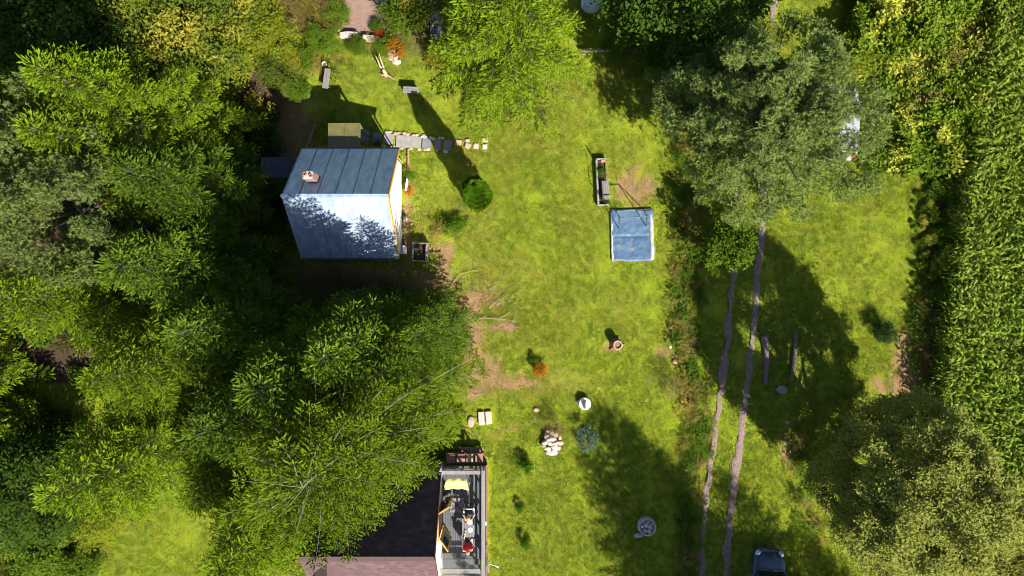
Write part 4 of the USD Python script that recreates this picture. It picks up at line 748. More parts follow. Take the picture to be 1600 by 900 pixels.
def spruce(seed, H, R, bare=0.0, base=1.2, thin=1.0, lat=.36, nbr=2.8, taper=.82, asym=None):
    """trunk, limbs, crown: whorls of drooping limbs, laterals both sides, shoots on the laterals."""
    r = rnd(seed); SP, SD, SL_, SR, SF = [], [], [], [], []; limbs = MB(); z = base; first = True
    while z < H-.35:
        q = (z-base)/(H-base); L0 = R*(1-q)**taper*(.55+.45*min(1, q*6+.35)) + .12
        nb_ = max(4, int(round(5+nbr*(1-q)))); a0_ = r.random()*6.283
        for k in range(nb_):
            az = a0_ + (k+r.uniform(-.28, .28))*6.283/nb_; L_ = L0*r.uniform(.72, 1.12); L_ *= 1-asym[1]*max(0, math.cos(az-asym[0]))**6 if asym else 1; zz = z + r.uniform(-.15, .15)
            e = np.array([math.cos(az), math.sin(az), 0]); s_ = np.array([-e[1], e[0], 0])
            rise, droop = (.10+.75*q), (.62*(1-q)**1.0+.04)
            path = lambda t: np.outer(t*L_, e) + np.outer(L_*(rise*t - droop*t**1.9 + .16*(1-q)*t**5), [0, 0, 1]) + np.outer(np.sin(t*3)*.04*L_, s_) + [0, 0, zz]
            ts = np.linspace(0, 1, 6); limbs.tube(path(ts), (.009+.006*L_)*(1-.85*ts), 4, False)
            nl = max(3, int(L_/.205*thin)); t = np.linspace(.06+bare*.55, .985, nl); t = t + r.normal(0, .012, nl)
            P = path(t); T = unit(path(t+.02)-P)
            for sg in (-1, 1):
                ll = lat*L_**.75*np.sin(np.pi*np.clip(t*.80+.17, 0, 1))**.8*r.uniform(.65, 1.15, nl)*(1-.25*t) + .14
                ang = r.uniform(.75, 1.0, nl)
                d = unit(T*np.cos(ang)[:, None] + sg*s_*np.sin(ang)[:, None] + np.array([0, 0, -.16-.18*(1-q)])*r.uniform(.4, 1.4, nl)[:, None])
                for i in range(nl):
                    m = max(1, int(ll[i]/.092)); u = (np.arange(m)+.5)/m*ll[i]
                    pp = P[i] + u[:, None]*d[i] + np.array([0, 0, -.10])*(u[:, None]**2)
                    for s2 in (-1, 1):
                        ax_ = unit(np.cross(np.cross(d[i], T[i]), d[i])); dd = unit(d[i]*.72 + s2*ax_*.60 + r.normal(0, .13, (m, 3)))
                        SP.append(pp); SD.append(dd); SL_.append(r.uniform(.10, .175, m)*(1-.2*u/ll[i])); SR.append(r.uniform(.025, .037, m)); SF.append((u/ll[i] > .62) | (t[i] > .80) | (r.random(m) < .12))
                    SP.append(P[i:i+1]+ll[i]*d[i]*.8); SD.append(d[i:i+1]); SL_.append(np.array([.25])); SR.append(np.array([.04])); SF.append(np.array([True]))
            SP.append(P[-2:]); SD.append(T[-2:]); SL_.append(np.array([.26, .30])); SR.append(np.array([.042, .042])); SF.append(np.array([True, True]))
        z += r.uniform(.40, .56)*(.75+.5*(1-q))
    for k in range(5): SP.append(np.array([[0, 0, H-.5+.2*k]])); SD.append(unit(np.array([[r.normal(0, .5), r.normal(0, .5), 1.]]))); SL_.append(np.array([.5])); SR.append(np.array([.045])); SF.append(np.array([True]))
    SP, SD, SL_, SR = np.vstack(SP), np.vstack(SD), np.concatenate(SL_), np.concatenate(SR)
    SD[:, 2] += .10; SD = unit(SD); SF = np.concatenate(SF)
    return trunk_mesh(H, .012*H+.05, r, .1), limbs.mesh(), spindles(SP[~SF], SD[~SF], SL_[~SF], SR[~SF], r), spindles(SP[SF], SD[SF], SL_[SF]*1.12, SR[SF]*1.0, r)

def pine(seed, H, R, z0, ntuft=3400):
    """Clumped needle tufts at the ends of spreading limbs."""
    r = rnd(seed); limbs = MB(); C = []
    nb = 56
    for k in range(nb):
        q = (k+.5)/nb; zz = z0 + (H-z0)*q*.93; az = k*2.4+r.normal(0, .3); prof = math.sin(math.pi*min(1, .22+.78*q))**.7 if q > .3 else .75+.25*q/.3
        L_ = R*prof*r.uniform(.65, 1.08); e = np.array([math.cos(az), math.sin(az), .25+.5*q]); t = np.linspace(0, 1, 5)
        pts = np.outer(t*L_, e) + np.outer(t**2*L_*.12, [0, 0, 1]) + [0, 0, zz] + r.normal(0, .05, (5, 3)); limbs.tube(pts, (.02+.016*L_)*(1-.8*t), 5, False)
        for j in range(6):
            b = pts[-1] if j < 2 else pts[r.integers(2, 5)]; d = unit(np.array([e[0], e[1], .3]) + r.normal(0, .6, 3)); tip = b + d*r.uniform(.3, .95)*R*.24
            limbs.tube([b, tip], [.02, .008], 3, False); C.append(tip)
    C = np.array(C); ci = r.integers(0, len(C), ntuft); P = C[ci] + np.clip(r.normal(0, 1, (ntuft, 3)), -1.5, 1.5)*[.31, .31, .2]
    P = np.repeat(P, 10, 0); n = len(P); D = rand_dirs(n, r); D[:, 2] = np.abs(D[:, 2])*.9+.05; D = unit(D)
    return trunk_mesh(H*.97, .15, r, .5), limbs.mesh(), leaves(P, D, rand_dirs(n, r), r.uniform(.12, .19, n), r.uniform(.03, .046, n))

def crown(seed, R, z0, z1, nclump, nleaf, size, aspect=.5, spread=.34, droop=0.0, hollow=.5, flat=1.0):
    """Leaf clumps spread through an uneven ellipsoid between z0 and z1."""
    r = rnd(seed); d = rand_dirs(nclump, r); rad = hollow + (1-hollow)*r.random(nclump)**.5
    lump = .72+.56*meshkit.fbm(d*1.6+seed, 3, seed); zc_, hz_ = (z0+z1)/2, (z1-z0)/2
    C = d*(rad*lump)[:, None]*[R, R, hz_] + [0, 0, zc_]; ci = r.integers(0, nclump, nleaf); w = r.uniform(.5, 1.2, nclump)[ci]
    P = C[ci] + np.clip(r.normal(0, 1, (nleaf, 3)), -1.6, 1.6)*(spread*w)[:, None]*[1, 1, .7*flat]; P[:, 2] = np.maximum(P[:, 2], .04)
    out = unit(P - [0, 0, zc_*.8]); D = unit((out*.5 + rand_dirs(nleaf, r))*[1, 1, .6] + [0, 0, -droop]); N_ = unit(rand_dirs(nleaf, r)*.6 + out*.6 + [0, 0, 1.0]); N_ = unit(N_ - D*(N_*D).sum(1, keepdims=True)*.8)
    L_ = size*r.uniform(.6, 1.35, nleaf)
    return leaves(P, D, N_, L_, L_*aspect), C
def limbs_to(C, H, r0, r, k=16, z_from=.25):
    mb = MB(); t = np.linspace(0, 1, 8); off = np.cumsum(r.normal(0, .05, (8, 2)), 0); ax = np.column_stack([off, t*H]); mb2 = MB().tube(ax, r0*(1-.85*t), 8)
    for i in r.choice(len(C), min(k, len(C)), False):
        zb = min(H*.9, max(z_from*H, C[i][2]*.62)); b = np.array([np.interp(zb, ax[:, 2], ax[:, 0]), np.interp(zb, ax[:, 2], ax[:, 1]), zb]); m_ = (b+C[i])/2 + r.normal(0, .12, 3)
        mb.tube([b, m_, C[i]], [r0*.38, r0*.22, r0*.06], 5, False)
    return mb2.mesh(), mb.mesh()
protos = {}
def plant(kind, build, name, label, cat, px, py, scale=1.0, rz=None, group=None, seed=[0]):
    """The first of a kind carries the meshes; the others refer to it."""
    seed[0] += 1; rz = rnd(900+seed[0]).random()*6.28 if rz is None else rz; q = W(px, py)
    if kind not in protos:
        o = thing(name, label, cat, (q[0], q[1], -.02), rz, group, None, scale)
        for part, mesh, mat, sm in build(): obj(part, mesh, mat, o, sm, kind='stuff' if part == 'new_shoots' else None)
        protos[kind] = o; return o
    return dup(protos[kind], name, (q[0], q[1], -.02), rz, scale, label, cat, group)
def b_spruce(seed, H, R, mat='spruce_needles', limb='bark', **k):
    def f():
        t, l, c_, n_ = spruce(seed, H, R, **k); return (('trunk', t, 'bark', True), ('branches', l, limb, True), ('crown', c_, mat, False), ('new_shoots', n_, mat.replace('needles', 'tips'), False))
    return f
def b_pine(seed, H, R, z0, n):
    def f():
        t, l, c_ = pine(seed, H, R, z0, n); return (('trunk', t, 'bark', True), ('branches', l, 'bark', True), ('crown', c_, 'pine_needles', False))
    return f
def b_broad(seed, H, R, z0, mat, ncl, nl, size, r0=.12, limb='bark', **k):
    def f():
        c_, C = crown(seed, R, z0, H, ncl, nl, size, **k); t, l = limbs_to(C, H*.9, r0, rnd(seed+1)); return (('trunk', t, 'bark', True), ('branches', l, limb, True), ('crown', c_, mat, False))
    return f
def b_shrub(seed, H, R, mat, ncl, nl, size, **k):
    def f():
        c_, C = crown(seed, R, .05, H, ncl, nl, size, hollow=.35, **k); t, l = limbs_to(C, H*.6, .03, rnd(seed+1), 9, .02); return (('stem', l, 'bark', False), ('foliage', c_, mat, False))
    return f

# the spruces: four different trees, turned and scaled
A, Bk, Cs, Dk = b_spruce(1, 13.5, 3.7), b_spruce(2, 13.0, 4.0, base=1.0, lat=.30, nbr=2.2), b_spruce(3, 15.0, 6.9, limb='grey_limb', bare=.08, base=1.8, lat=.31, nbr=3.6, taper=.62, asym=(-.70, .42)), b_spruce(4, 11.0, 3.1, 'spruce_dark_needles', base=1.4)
plant('sC', Cs, 'spruce_tree', 'largest spruce with bare grey limbs fanning out, between cabin and shingle roofed house', 'spruce tree', 600, 641, rz=0.0)
plant('sA', A, 'spruce_tree', 'spruce with twin leader shoots at the upper left, the more northern one', 'spruce tree', 322, 228)
plant('sA', A, 'spruce_tree', 'spruce just above the pale pine at the left edge, leader shoots pointing left', 'spruce tree', 308, 286, .97)
plant('sB', Bk, 'spruce_tree', 'tall bushy spruce whose skirt hangs over the top of the lawn beside the water tank', 'spruce tree', 795, 112, 1.09)
plant('sB', Bk, 'spruce_tree', 'bright spruce just below the pale pine at the left edge', 'spruce tree', 258, 462, 1.0)
plant('sA', A, 'spruce_tree', 'spruce with drooping fronds at the far left edge above the dark hollow', 'spruce tree', 2, 600, 1.05)
plant('sB', Bk, 'spruce_tree', 'spruce over the lower left lawn, leader shoots pointing left', 'spruce tree', 315, 668, .97)
plant('sA', A, 'spruce_tree', 'spruce right at the left border beside the pale pine', 'spruce tree', 205, 240, .95)
plant('sD', Dk, 'spruce_tree', 'smaller spruce on the right of the largest spruce, below the timber crate', 'spruce tree', 688, 507, (.74, .74, .84))
plant('sD', Dk, 'spruce_tree', 'dark spruce close to the left end of the cabin roof', 'spruce tree', 378, 322, 1.05)
plant('sD', Dk, 'spruce_tree', 'dark shaded spruce between the cabin and the bright left spruces', 'spruce tree', 376, 425, 1.1)
plant('sD', Dk, 'spruce_tree', 'dark shaded spruce just below the lower left corner of the cabin', 'spruce tree', 432, 500, 1.0)
plant('sD', Dk, 'spruce_tree', 'dark shaded spruce touching the upper left of the largest spruce', 'spruce tree', 548, 552, (1.15, 1.15, 1.3))
plant('sD', Dk, 'spruce_tree', 'dark shaded spruce directly below the middle of the cabin roof', 'spruce tree', 606, 522, (1.0, 1.0, 1.22))
plant('sD', Dk, 'spruce_tree', 'dark shaded spruce at the upper right of the largest spruce', 'spruce tree', 650, 548, (.85, .85, 1.0))
plant('sD', Dk, 'spruce_tree', 'dark shaded spruce left of the largest spruce', 'spruce tree', 470, 605, 1.12)
plant('sB', Bk, 'spruce_tree', 'dark spruce in the middle of the left wood, ringed by other spruces', 'spruce tree', 352, 548, .92)
plant('sA', A, 'spruce_tree', 'spruce whose fronds reach toward the shingle roof from its left', 'spruce tree', 484, 757, .88)
plant('sA', A, 'spruce_tree', 'spruce below the frame throwing its shadow over the lower lawn', 'spruce tree', 1205, 1078, (1.15, 1.15, 1.04))
plant('sB', Bk, 'spruce_tree', 'spruce below the frame, right behind the one shading the lower lawn', 'spruce tree', 1170, 1120, 1.02)
plant('sA', A, 'spruce_tree', 'spruce below the frame, right of the one shading the lower lawn', 'spruce tree', 1248, 1105, 1.05)
plant('sB', Bk, 'spruce_tree', 'spruce below the frame shading the parked blue car', 'spruce tree', 1395, 1180, 1.08)
plant('sA', A, 'spruce_tree', 'spruce below the frame shading the grass right of the blue car', 'spruce tree', 1440, 1130, .7)
plant('sA', A, 'spruce_tree', 'narrow spruce below the frame shading the lower end of the terrace', 'spruce tree', 873, 1108, (.42, .42, .68))
plant('sB', Bk, 'spruce_tree', 'spruce at the upper edge of the lower left lawn, close to the largest spruce', 'spruce tree', 425, 702, (.8, .8, .72))
# pines
plant('p1', b_pine(11, 10.0, 4.3, 2.2, 16000), 'pine_tree', 'grey green pine with a broad crown over the track', 'pine tree', 1130, 244, (.88, .88, 1.0), rz=2.7)
plant('p1', None, 'pine_tree', 'grey green pine on the right, close behind the broad one beside the white car', 'pine tree', 1150, 222, (.60, .60, .8))
plant('p1', None, 'pine_tree', 'darker shaded pine behind the broad pine, beside the upper lawn shadow', 'pine tree', 1078, 172, .64)
plant('p1', None, 'pine_tree', 'pale soft crowned pine at the left edge among the spruces', 'pine tree', 255, 338, (.82, .82, 1.22))
# willow and other broadleaved trees
plant('w', b_broad(21, 10.2, 3.9, 1.6, 'willow_leaves', 330, 110000, .15, .20, limb='bark', aspect=.45, spread=.30, droop=.25, hollow=.5), 'willow_tree', 'broad olive leaved willow at the lower right beside the maize', 'willow tree', 1322, 718)
plant('w2', b_broad(27, 4.8, 2.7, .5, 'pale_willow_leaves', 220, 36000, .15, .1, aspect=.45, spread=.30, droop=.25, hollow=.4), 'willow_shrub', 'lower pale yellowish willow shrub in the bottom right corner', 'willow shrub', 1502, 828)
plant('o1', b_broad(22, 8.5, 3.4, .9, 'oak_leaves', 300, 22000, .20, .14, aspect=.6, spread=.42), 'broadleaf_tree', 'dark green broadleaf tree at the top edge left of the track', 'tree', 1036, 52)
plant('o1', None, 'broadleaf_tree', 'dark shaded broadleaf tree in the upper left corner', 'tree', 222, 120, (1.25, 1.25, .75))
plant('o1', None, 'broadleaf_tree', 'dark shaded broadleaf tree left of the olive one at the top left', 'tree', 120, 75, (1.2, 1.2, .7))
plant('o2', b_broad(23, 6.5, 2.6, .4, 'olive_leaves', 230, 15000, .16, .09, aspect=.55, spread=.4), 'olive_brown_tree', 'olive brown shaded bushy tree at the top left, beside the golden bushes', 'tree', 335, 92, 1.1)
plant('o2', None, 'olive_brown_tree', 'olive brown bushy tree at the very top left of the golden bushes', 'tree', 345, 10, 1.1)
plant('o1', None, 'broadleaf_tree', 'dark broadleaf tree in the deep shade at the lower left edge', 'tree', 105, 740, (.8, .8, .62))
plant('o1', None, 'broadleaf_tree', 'dark tree at the top edge throwing shade right of the track', 'tree', 1330, -75, .9)
plant('sap', b_broad(24, 3.0, 1.25, .5, 'shrub_leaves', 60, 3600, .19, .04, aspect=.6, spread=.22), 'young_tree', 'young bright leaved tree standing beside the left rut, below the pine', 'tree', 1118, 392, (.85, .85, 1.25))
# the clipped column by the cabin
def thuja():
    r = rnd(31); n = 9000; zz = np.clip(r.random(n)**.8*5.85, 0, 5.62); rr = (.86*np.clip(1-(zz/5.75)**2.6, .03, 1)**.7)*(.78+.3*r.random(n)); a = r.random(n)*6.283
    rr *= .62+.70*meshkit.noise(np.column_stack([np.cos(a)*1.5, np.sin(a)*1.5, zz*1.6]), 3)
    P = np.column_stack([rr*np.cos(a), rr*np.sin(a), zz]); D = unit(np.column_stack([np.cos(a), np.sin(a), np.full(n, .9)]) + r.normal(0, .35, (n, 3)))
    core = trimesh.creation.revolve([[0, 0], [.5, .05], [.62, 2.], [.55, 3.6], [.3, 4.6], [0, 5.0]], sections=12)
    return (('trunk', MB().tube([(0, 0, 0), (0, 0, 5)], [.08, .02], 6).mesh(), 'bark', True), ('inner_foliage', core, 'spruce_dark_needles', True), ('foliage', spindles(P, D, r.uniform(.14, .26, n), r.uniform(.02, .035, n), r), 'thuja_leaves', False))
plant('thuja', thuja, 'columnar_thuja', 'dense bright green columnar conifer on the lawn right of the cabin', 'conifer', 748, 311, (.74, .74, .98))
# bushes
G = b_shrub(41, 2.6, 1.5, 'golden_leaves', 70, 5200, .13, spread=.28); Gr = b_shrub(42, 2.0, 1.3, 'shrub_leaves', 70, 5600, .13, spread=.26, aspect=.6); Br = b_shrub(43, 1.5, 1.7, 'bramble_leaves', 100, 7000, .12, spread=.28, aspect=.6); Ol = b_shrub(44, 2.2, 1.5, 'olive_leaves', 70, 5200, .12, spread=.28)
for x, y, s_, lab in ((375, 100, 1.15, 'golden bush in the middle of the top left thicket'), (412, 62, 1.0, 'golden yellow bush between the brown thicket and the dry grass'), (330, 60, 1.2, 'golden bush beside the olive brown tree, partly shaded'), (445, 75, .8, 'bright yellow bush left of the green bushes by the upper lawn'), (395, 15, 1.0, 'yellow bush at the top edge left of the dry grass'),
                      (1162, 62, .85, 'yellow bush beside the track at the top edge'), (1340, 100, .75, 'yellow leaved bush at the left edge of the bramble bank'), (155, 808, .9, 'yellow bush at the lower left beside the lawn')):
    plant('gold', G, 'golden_bush', lab, 'bush', x, y, s_)
for x, y, s_, lab in ((474, 96, .62, 'bright green bush at the right end of the golden bushes'), (506, 66, .6, 'green bush left of the stone blocks'), (528, 28, .55, 'green bush beside the brick yard at the top edge'), (470, 142, .5, 'green bush beside the weathered plank bench'), (590, 44, .28, 'low fresh green plant behind the stone blocks on the left'), (604, 74, .42, 'green plant below the stone blocks by the orange flowers'),
                      (560, 74, .38, 'green plant just below the left stone blocks'),
                      (1395, 238, .7, 'bright green low shrub right of the white car'), (1145, 345, .6, 'leafy green bush right beside the left rut under the pine'), (82, 850, 1.1, 'green shrub in the bottom left corner'), (30, 812, 1.1, 'shaded green shrub at the left border near the bottom'), (140, 872, .8, 'green shrub at the bottom edge beside the lower left lawn'),
                      (426, 862, .6, 'green shrub at the bottom edge left of the shingle roofed house'), (962, 74, .55, 'dark green shrub standing over the log rail'), (636, 30, .9, 'dark shrub beside the brick yard'), (1015, 96, .6, 'dark green shrub at the right end of the log rail')):
    plant('green', Gr, 'green_bush', lab, 'bush', x, y, s_)
for x, y, s_, lab in ((290, 30, 1.2, 'olive brown bush at the top edge left of the yellow bush'), (300, 115, 1.1, 'olive bush shaded by the upper left spruces'), (445, 120, .8, 'brownish bush above the bare earth by the cabin'), (655, 10, 1.0, 'dark autumn bush right of the brick yard'), (690, 90, .5, 'small dark bush under the left side of the big spruce')):
    plant('olive', Ol, 'olive_bush', lab, 'bush', x, y, s_)
def small(name, kind, build, px, py, s_, lab, cat='shrub'): plant(kind, build, name, lab, cat, px, py, s_)
Fir = b_shrub(57, 1.15, .55, 'fir_needles', 60, 4200, .09, spread=.12, aspect=.3); Bl = b_shrub(52, .9, .62, 'blue_leaves', 26, 1000, .12, spread=.14, aspect=.35); Or = b_shrub(53, .8, .42, 'orange_leaves', 20, 900, .10, spread=.12)
Wispy = b_shrub(54, 1.0, .5, 'straw', 24, 500, .16, spread=.16, aspect=.12)
small('young_conifer', 'fir', Fir, 1374, 519, 1.0, 'small dark conifer alone on the grass near the maize', 'conifer')
small('blue_shrub', 'bl', Bl, 913, 684, 1.0, 'small blue green shrub right of the stone heap'); small('orange_shrub', 'or', Or, 842, 576, .8, 'small bright orange shrub on the worn lawn')
small('orange_shrub', 'or', Or, 620, 78, 1.0, 'orange flowering plant above the large boulder'); small('orange_shrub', 'or', Or, 638, 300, .5, 'small orange flowers by the gable wall'); small('orange_shrub', 'or', Or, 638, 22, 1.3, 'orange autumn foliage beside the brick yard')
small('twiggy_shrub', 'wi', Wispy, 867, 664, 1.1, 'bare twiggy shrub just above the stone heap'); small('twiggy_shrub', 'wi', Wispy, 1048, 600, 1.2, 'pale straw coloured shrub at the left edge of the weeds'); small('twiggy_shrub', 'wi', Wispy, 943, 276, .6, 'pale herb in the raised planter, upper'); 
Sm = b_shrub(55, .8, .38, 'thuja_leaves', 22, 1100, .09, spread=.11)
small('round_shrub', 'sm', Sm, 820, 727, 1.0, 'small round light green shrub below the stone heap'); small('round_shrub', 'sm', Sm, 814, 793, .65, 'tiny shrub on the lawn between terrace and round shrub'); small('round_shrub', 'sm', Sm, 823, 847, .75, 'small shrub level with the person in red on the lawn'); small('round_shrub', 'sm', Sm, 937, 268, .6, 'green herb in the raised planter beside the bench'); small('round_shrub', 'sm', Sm, 948, 317, .45, 'green herb at the lower end of the raised planter')
small('round_shrub', 'sm', Sm, 640, 277, .7, 'green flower bed plant at the upper gable wall'); small('round_shrub', 'sm', Sm, 720, 352, .8, 'small green shrub on the lawn below the columnar conifer'); small('round_shrub', 'sm', Sm, 705, 358, .9, 'bluish green low shrub left below the columnar conifer'); small('round_shrub', 'sm', Sm, 836, 564, .6, 'tiny dark shrub just above the orange shrub'); small('round_shrub', 'sm', Sm, 590, 224, .4, 'small plant between the path slabs')
Rf = b_shrub(56, .5, .3, 'red_petals', 18, 700, .06, spread=.09)
small('red_flowers', 'rf', Rf, 595, 58, .95, 'red flowering plant on the stone blocks', 'flowers'); small('red_flowers', 'rf', Rf, 601, 58, .7, 'smaller red flowering plant right on the stone blocks', 'flowers')

# masses nobody could count: bramble bank, weeds, tall dry grass, undergrowth
def instancer(name, label, cat, proto_list, pos, rz, sc, which):
    pi = UsdGeom.PointInstancer.Define(stage, numbered('/World/'+name)); meta(pi.GetPrim(), label, cat, None, 'stuff')
    path = pi.GetPath().pathString; UsdGeom.Scope.Define(stage, path+'/kinds'); targets = []
    for k, (mesh, mat) in enumerate(proto_list):
        usdkit.mesh(stage, f'{path}/kinds/kind_{k:03d}', mesh, L(mat)); targets.append(f'{path}/kinds/kind_{k:03d}')
    pi.CreatePrototypesRel().SetTargets(targets); n = len(pos)
    pi.CreatePositionsAttr(Vt.Vec3fArray.FromNumpy(np.asarray(pos, np.float32))); pi.CreateProtoIndicesAttr(Vt.IntArray.FromNumpy(np.asarray(which, np.int32)))
    h_ = np.asarray(rz)/2; pi.CreateOrientationsAttr(Vt.QuathArray([Gf.Quath(float(math.cos(a)), 0., 0., float(math.sin(a))) for a in h_]))
    s_ = np.asarray(sc, np.float32); s_ = np.repeat(s_[:, None], 3, 1) if s_.ndim == 1 else s_; pi.CreateScalesAttr(Vt.Vec3fArray.FromNumpy(np.ascontiguousarray(s_)))
def scatter(x0, x1, y0, y1, step, seed, keep):
    r = rnd(seed); a, b = np.meshgrid(np.arange(x0, x1, step), np.arange(y0, y1, step)); a = a.ravel()+r.uniform(-.5, .5, a.size)*step; b = b.ravel()+r.uniform(-.5, .5, b.size)*step
    k = r.random(a.size) < keep(a, b); return a[k], b[k], r
def place(a, b): return np.column_stack([(a-800)*S, (450-b)*S, np.full(len(a), -.02)])
def clump(seed, n, R, H, size, aspect, mat, **k): return (crown(seed, R, .03, H, max(6, n//60), n, size, aspect=aspect, hollow=.1, **k)[0], mat)
def bank(a, b):
    w = (meshkit.fbm(np.column_stack([a*.02, b*.02, 0*a]), 3, 4)-.5)*50
    lo = np.where(b < 250, 1345 - .18*b, np.where(b < 300, 1300+(b-250)*1.2+90, 1428+(b-300)*.05-30)) ; lo = np.where(b < 215, np.maximum(lo, 1325), lo)
    hi = 1522 - .10*b
    w = np.where(b > 262, w*.3+18, w); return ((a > lo+w) & (a < hi) & (b < 470) & ~((a < 1352) & (b > 125) & (b < 262))).astype(float)*.95
a, b, r = scatter(1290, 1530, -60, 480, 15, 61, bank)
instancer('bramble_bank', 'dense bank of brambles and weeds between meadow and maize field', 'brambles', [clump(62, 1500, .55, 1.1, .12, .6, 'bramble_leaves', spread=.16), clump(63, 1500, .5, .9, .11, .6, 'bramble_leaves', spread=.15), clump(64, 1200, .5, .8, .13, .55, 'shrub_leaves', spread=.16), clump(65, 700, .45, .9, .14, .25, 'straw', spread=.16)],
          place(a, b), r.random(len(a))*6.28, r.uniform(.7, 1.35, len(a))*np.where(b < 250, 1.45, .25+.5*np.clip((a-1430)/40, 0, 1)), np.where(b > 225, r.choice([0, 2, 2, 2], len(a)), r.choice([0, 0, 0, 1, 1, 1, 2, 2, 3], len(a))))
def weedy(a, b):
    cx = np.interp(b, [300, 420, 540, 640, 720, 850, 960], [1075, 1072, 1072, 1088, 1085, 1072, 1062]); w = (meshkit.fbm(np.column_stack([a*.03, b*.03, 0*a]), 3, 14)-.5)*26
    k = np.clip(1.25-np.abs(a-cx+w)/20, 0, 1)
    cx2 = np.interp(b, [420, 700], [1395, 1250]); k2 = .7*np.clip(1.2-np.hypot((a-1243)/14, (b-715)/45), 0, 1)
    k3 = .8*np.clip(1.2-np.hypot((a-1435)/16, (b-520)/60), 0, 1); k4 = .9*np.clip(1.2-np.hypot((a-1360)/45, (b-245)/22), 0, 1)
    k5 = .8*np.clip(1.2-np.hypot((a-1250)/45, (b-820)/90), 0, 1)*(a > 1235)*.4; k6 = .8*np.clip(1.3-np.hypot((a-500)/50, (b-100)/20), 0, 1)*.5
    k7 = .8*np.clip(1.3-np.hypot((a-590)/70, (b-76)/10), 0, 1); k8 = .6*np.clip(1.3-np.hypot((a-705)/30, (b-350)/22), 0, 1)
    return np.max([k*.8, k2, k3, k4, k5, k6, k7, k8], 0)
a, b, r = scatter(460, 1470, 40, 960, 7, 66, weedy)
instancer('weeds', 'rough weeds and long grass along the track and the lawn edges', 'weeds', [clump(67, 150, .22, .38, .12, .3, 'weed_leaves', spread=.09), clump(68, 130, .2, .5, .16, .12, 'weed_leaves', spread=.09), clump(69, 90, .2, .4, .17, .1, 'straw', spread=.1)],
          place(a, b), r.random(len(a))*6.28, r.uniform(.6, 1.3, len(a)), r.choice([0, 0, 1, 1, 2], len(a)))
def tallgrass(seed, n, H):
    r = rnd(seed); P = np.column_stack([r.normal(0, .12, n), r.normal(0, .12, n), np.zeros(n)]); D = unit(np.column_stack([r.normal(0, .45, n)+.25, r.normal(0, .45, n), np.ones(n)])); return leaves(P, D, rand_dirs(n, r), H*r.uniform(.6, 1.2, n), np.full(n, .035))
a, b, r = scatter(440, 530, -40, 60, 6, 70, lambda a, b: np.clip(1.3-np.hypot((a-487)/38, (b-12)/46), 0, 1)); a2, b2, r2 = scatter(1370, 1450, -40, 60, 7, 71, lambda a, b: .8*np.clip(1.3-np.hypot((a-1400)/45, (b-15)/40), 0, 1))
a, b = np.append(a, a2), np.append(b, b2)
instancer('dry_grass', 'tall straw coloured dry grass at the top edge', 'dry grass', [(tallgrass(72, 90, 1.0), 'straw'), (tallgrass(73, 90, .8), 'grass_dry')], place(a, b), rnd(7).random(len(a))*6.28, rnd(8).uniform(.7, 1.3, len(a)), rnd(9).integers(0, 2, len(a)))
def under(a, b):
    w = meshkit.fbm(np.column_stack([a*.02, b*.02, 0*a]), 3, 44)
    k = ((a < 430) & (b < 600) & (b > 140)).astype(float)*.30*(w > .45); k = np.maximum(k, ((a < 330) & (b <= 140))*.75); k = np.maximum(k, ((a < 110) & (b > 650))*.6); k = np.maximum(k, ((a > 980) & (a < 1140) & (b < 100))*.35); return k
a, b, r = scatter(-120, 1140, -90, 960, 14, 75, under)
instancer('undergrowth', 'shaded low undergrowth of ivy and brambles on the woodland floor', 'undergrowth', [clump(76, 500, .5, .6, .13, .6, 'oak_leaves', spread=.18), clump(77, 500, .5, .7, .12, .6, 'olive_leaves', spread=.18)], place(a, b), r.random(len(a))*6.28, r.uniform(.7, 1.4, len(a)), r.integers(0, 2, len(a)))

# ------------------------------------------------------------------ maize: the outer row plant by plant, the rest of the field as one mass
def maize(seed):
    r = rnd(seed); H = 2.25; mb = MB().tube([(0, 0, 0), (.01, 0, 1.2), (0, .02, H-.2)], [.017, .014, .008], 5, False); az0 = r.random()*6.28
    V, F, nn = [], [], 0
    for k in range(12):
        z = .25+k*.155+r.normal(0, .02); az = az0 + math.pi*(k % 2) + r.normal(0, .45); L_ = (.72 if 2 < k < 9 else .52)*r.uniform(.85, 1.15); w = .098*r.uniform(.8, 1.15)
        e = np.array([math.cos(az), math.sin(az), 0]); s_ = np.array([-e[1], e[0], 0]); t = np.linspace(0, 1, 6); tw = r.normal(0, .5)
        mid = np.outer(t*L_*.8, e) + np.outer(L_*(.85*t-1.05*t**2.1), [0, 0, 1]) + [0, 0, z]; wd_ = w*np.array([.6, 1, .95, .75, .45, .02])*.5
        sv = s_*np.cos(tw*t)[:, None] + np.array([0, 0, 1.])*np.sin(tw*t)[:, None]
        v = np.stack([mid-sv*wd_[:, None]+[0, 0, .012], mid, mid+sv*wd_[:, None]+[0, 0, .012]], 1).reshape(-1, 3); i = np.arange(18).reshape(6, 3)
        F.append(np.stack([i[:-1, :-1], i[:-1, 1:], i[1:, 1:], i[1:, :-1]], -1).reshape(-1, 4)+nn); V.append(v); nn += 18
    tas = MB()
    for k in range(6): d = unit(np.array([r.normal(0, .35), r.normal(0, .35), 1.])); tas.tube([(0, .02, H-.22), np.array([0, .02, H-.22])+d*.34], [.008, .006], 3, False)
    lf = MB().add(np.vstack(V), np.vstack(F)).mesh(); return mb.mesh(), lf, tas.mesh()
mz = [maize(80+k) for k in range(4)]
for k, m in enumerate(mz[:1]):
    pass
edge_x = lambda y: np.interp(y, [-60, 0, 250, 450, 640, 720, 960], [1542, 1534, 1499, 1470, 1447, 1475, 1500])
r = rnd(85); n_row = 0
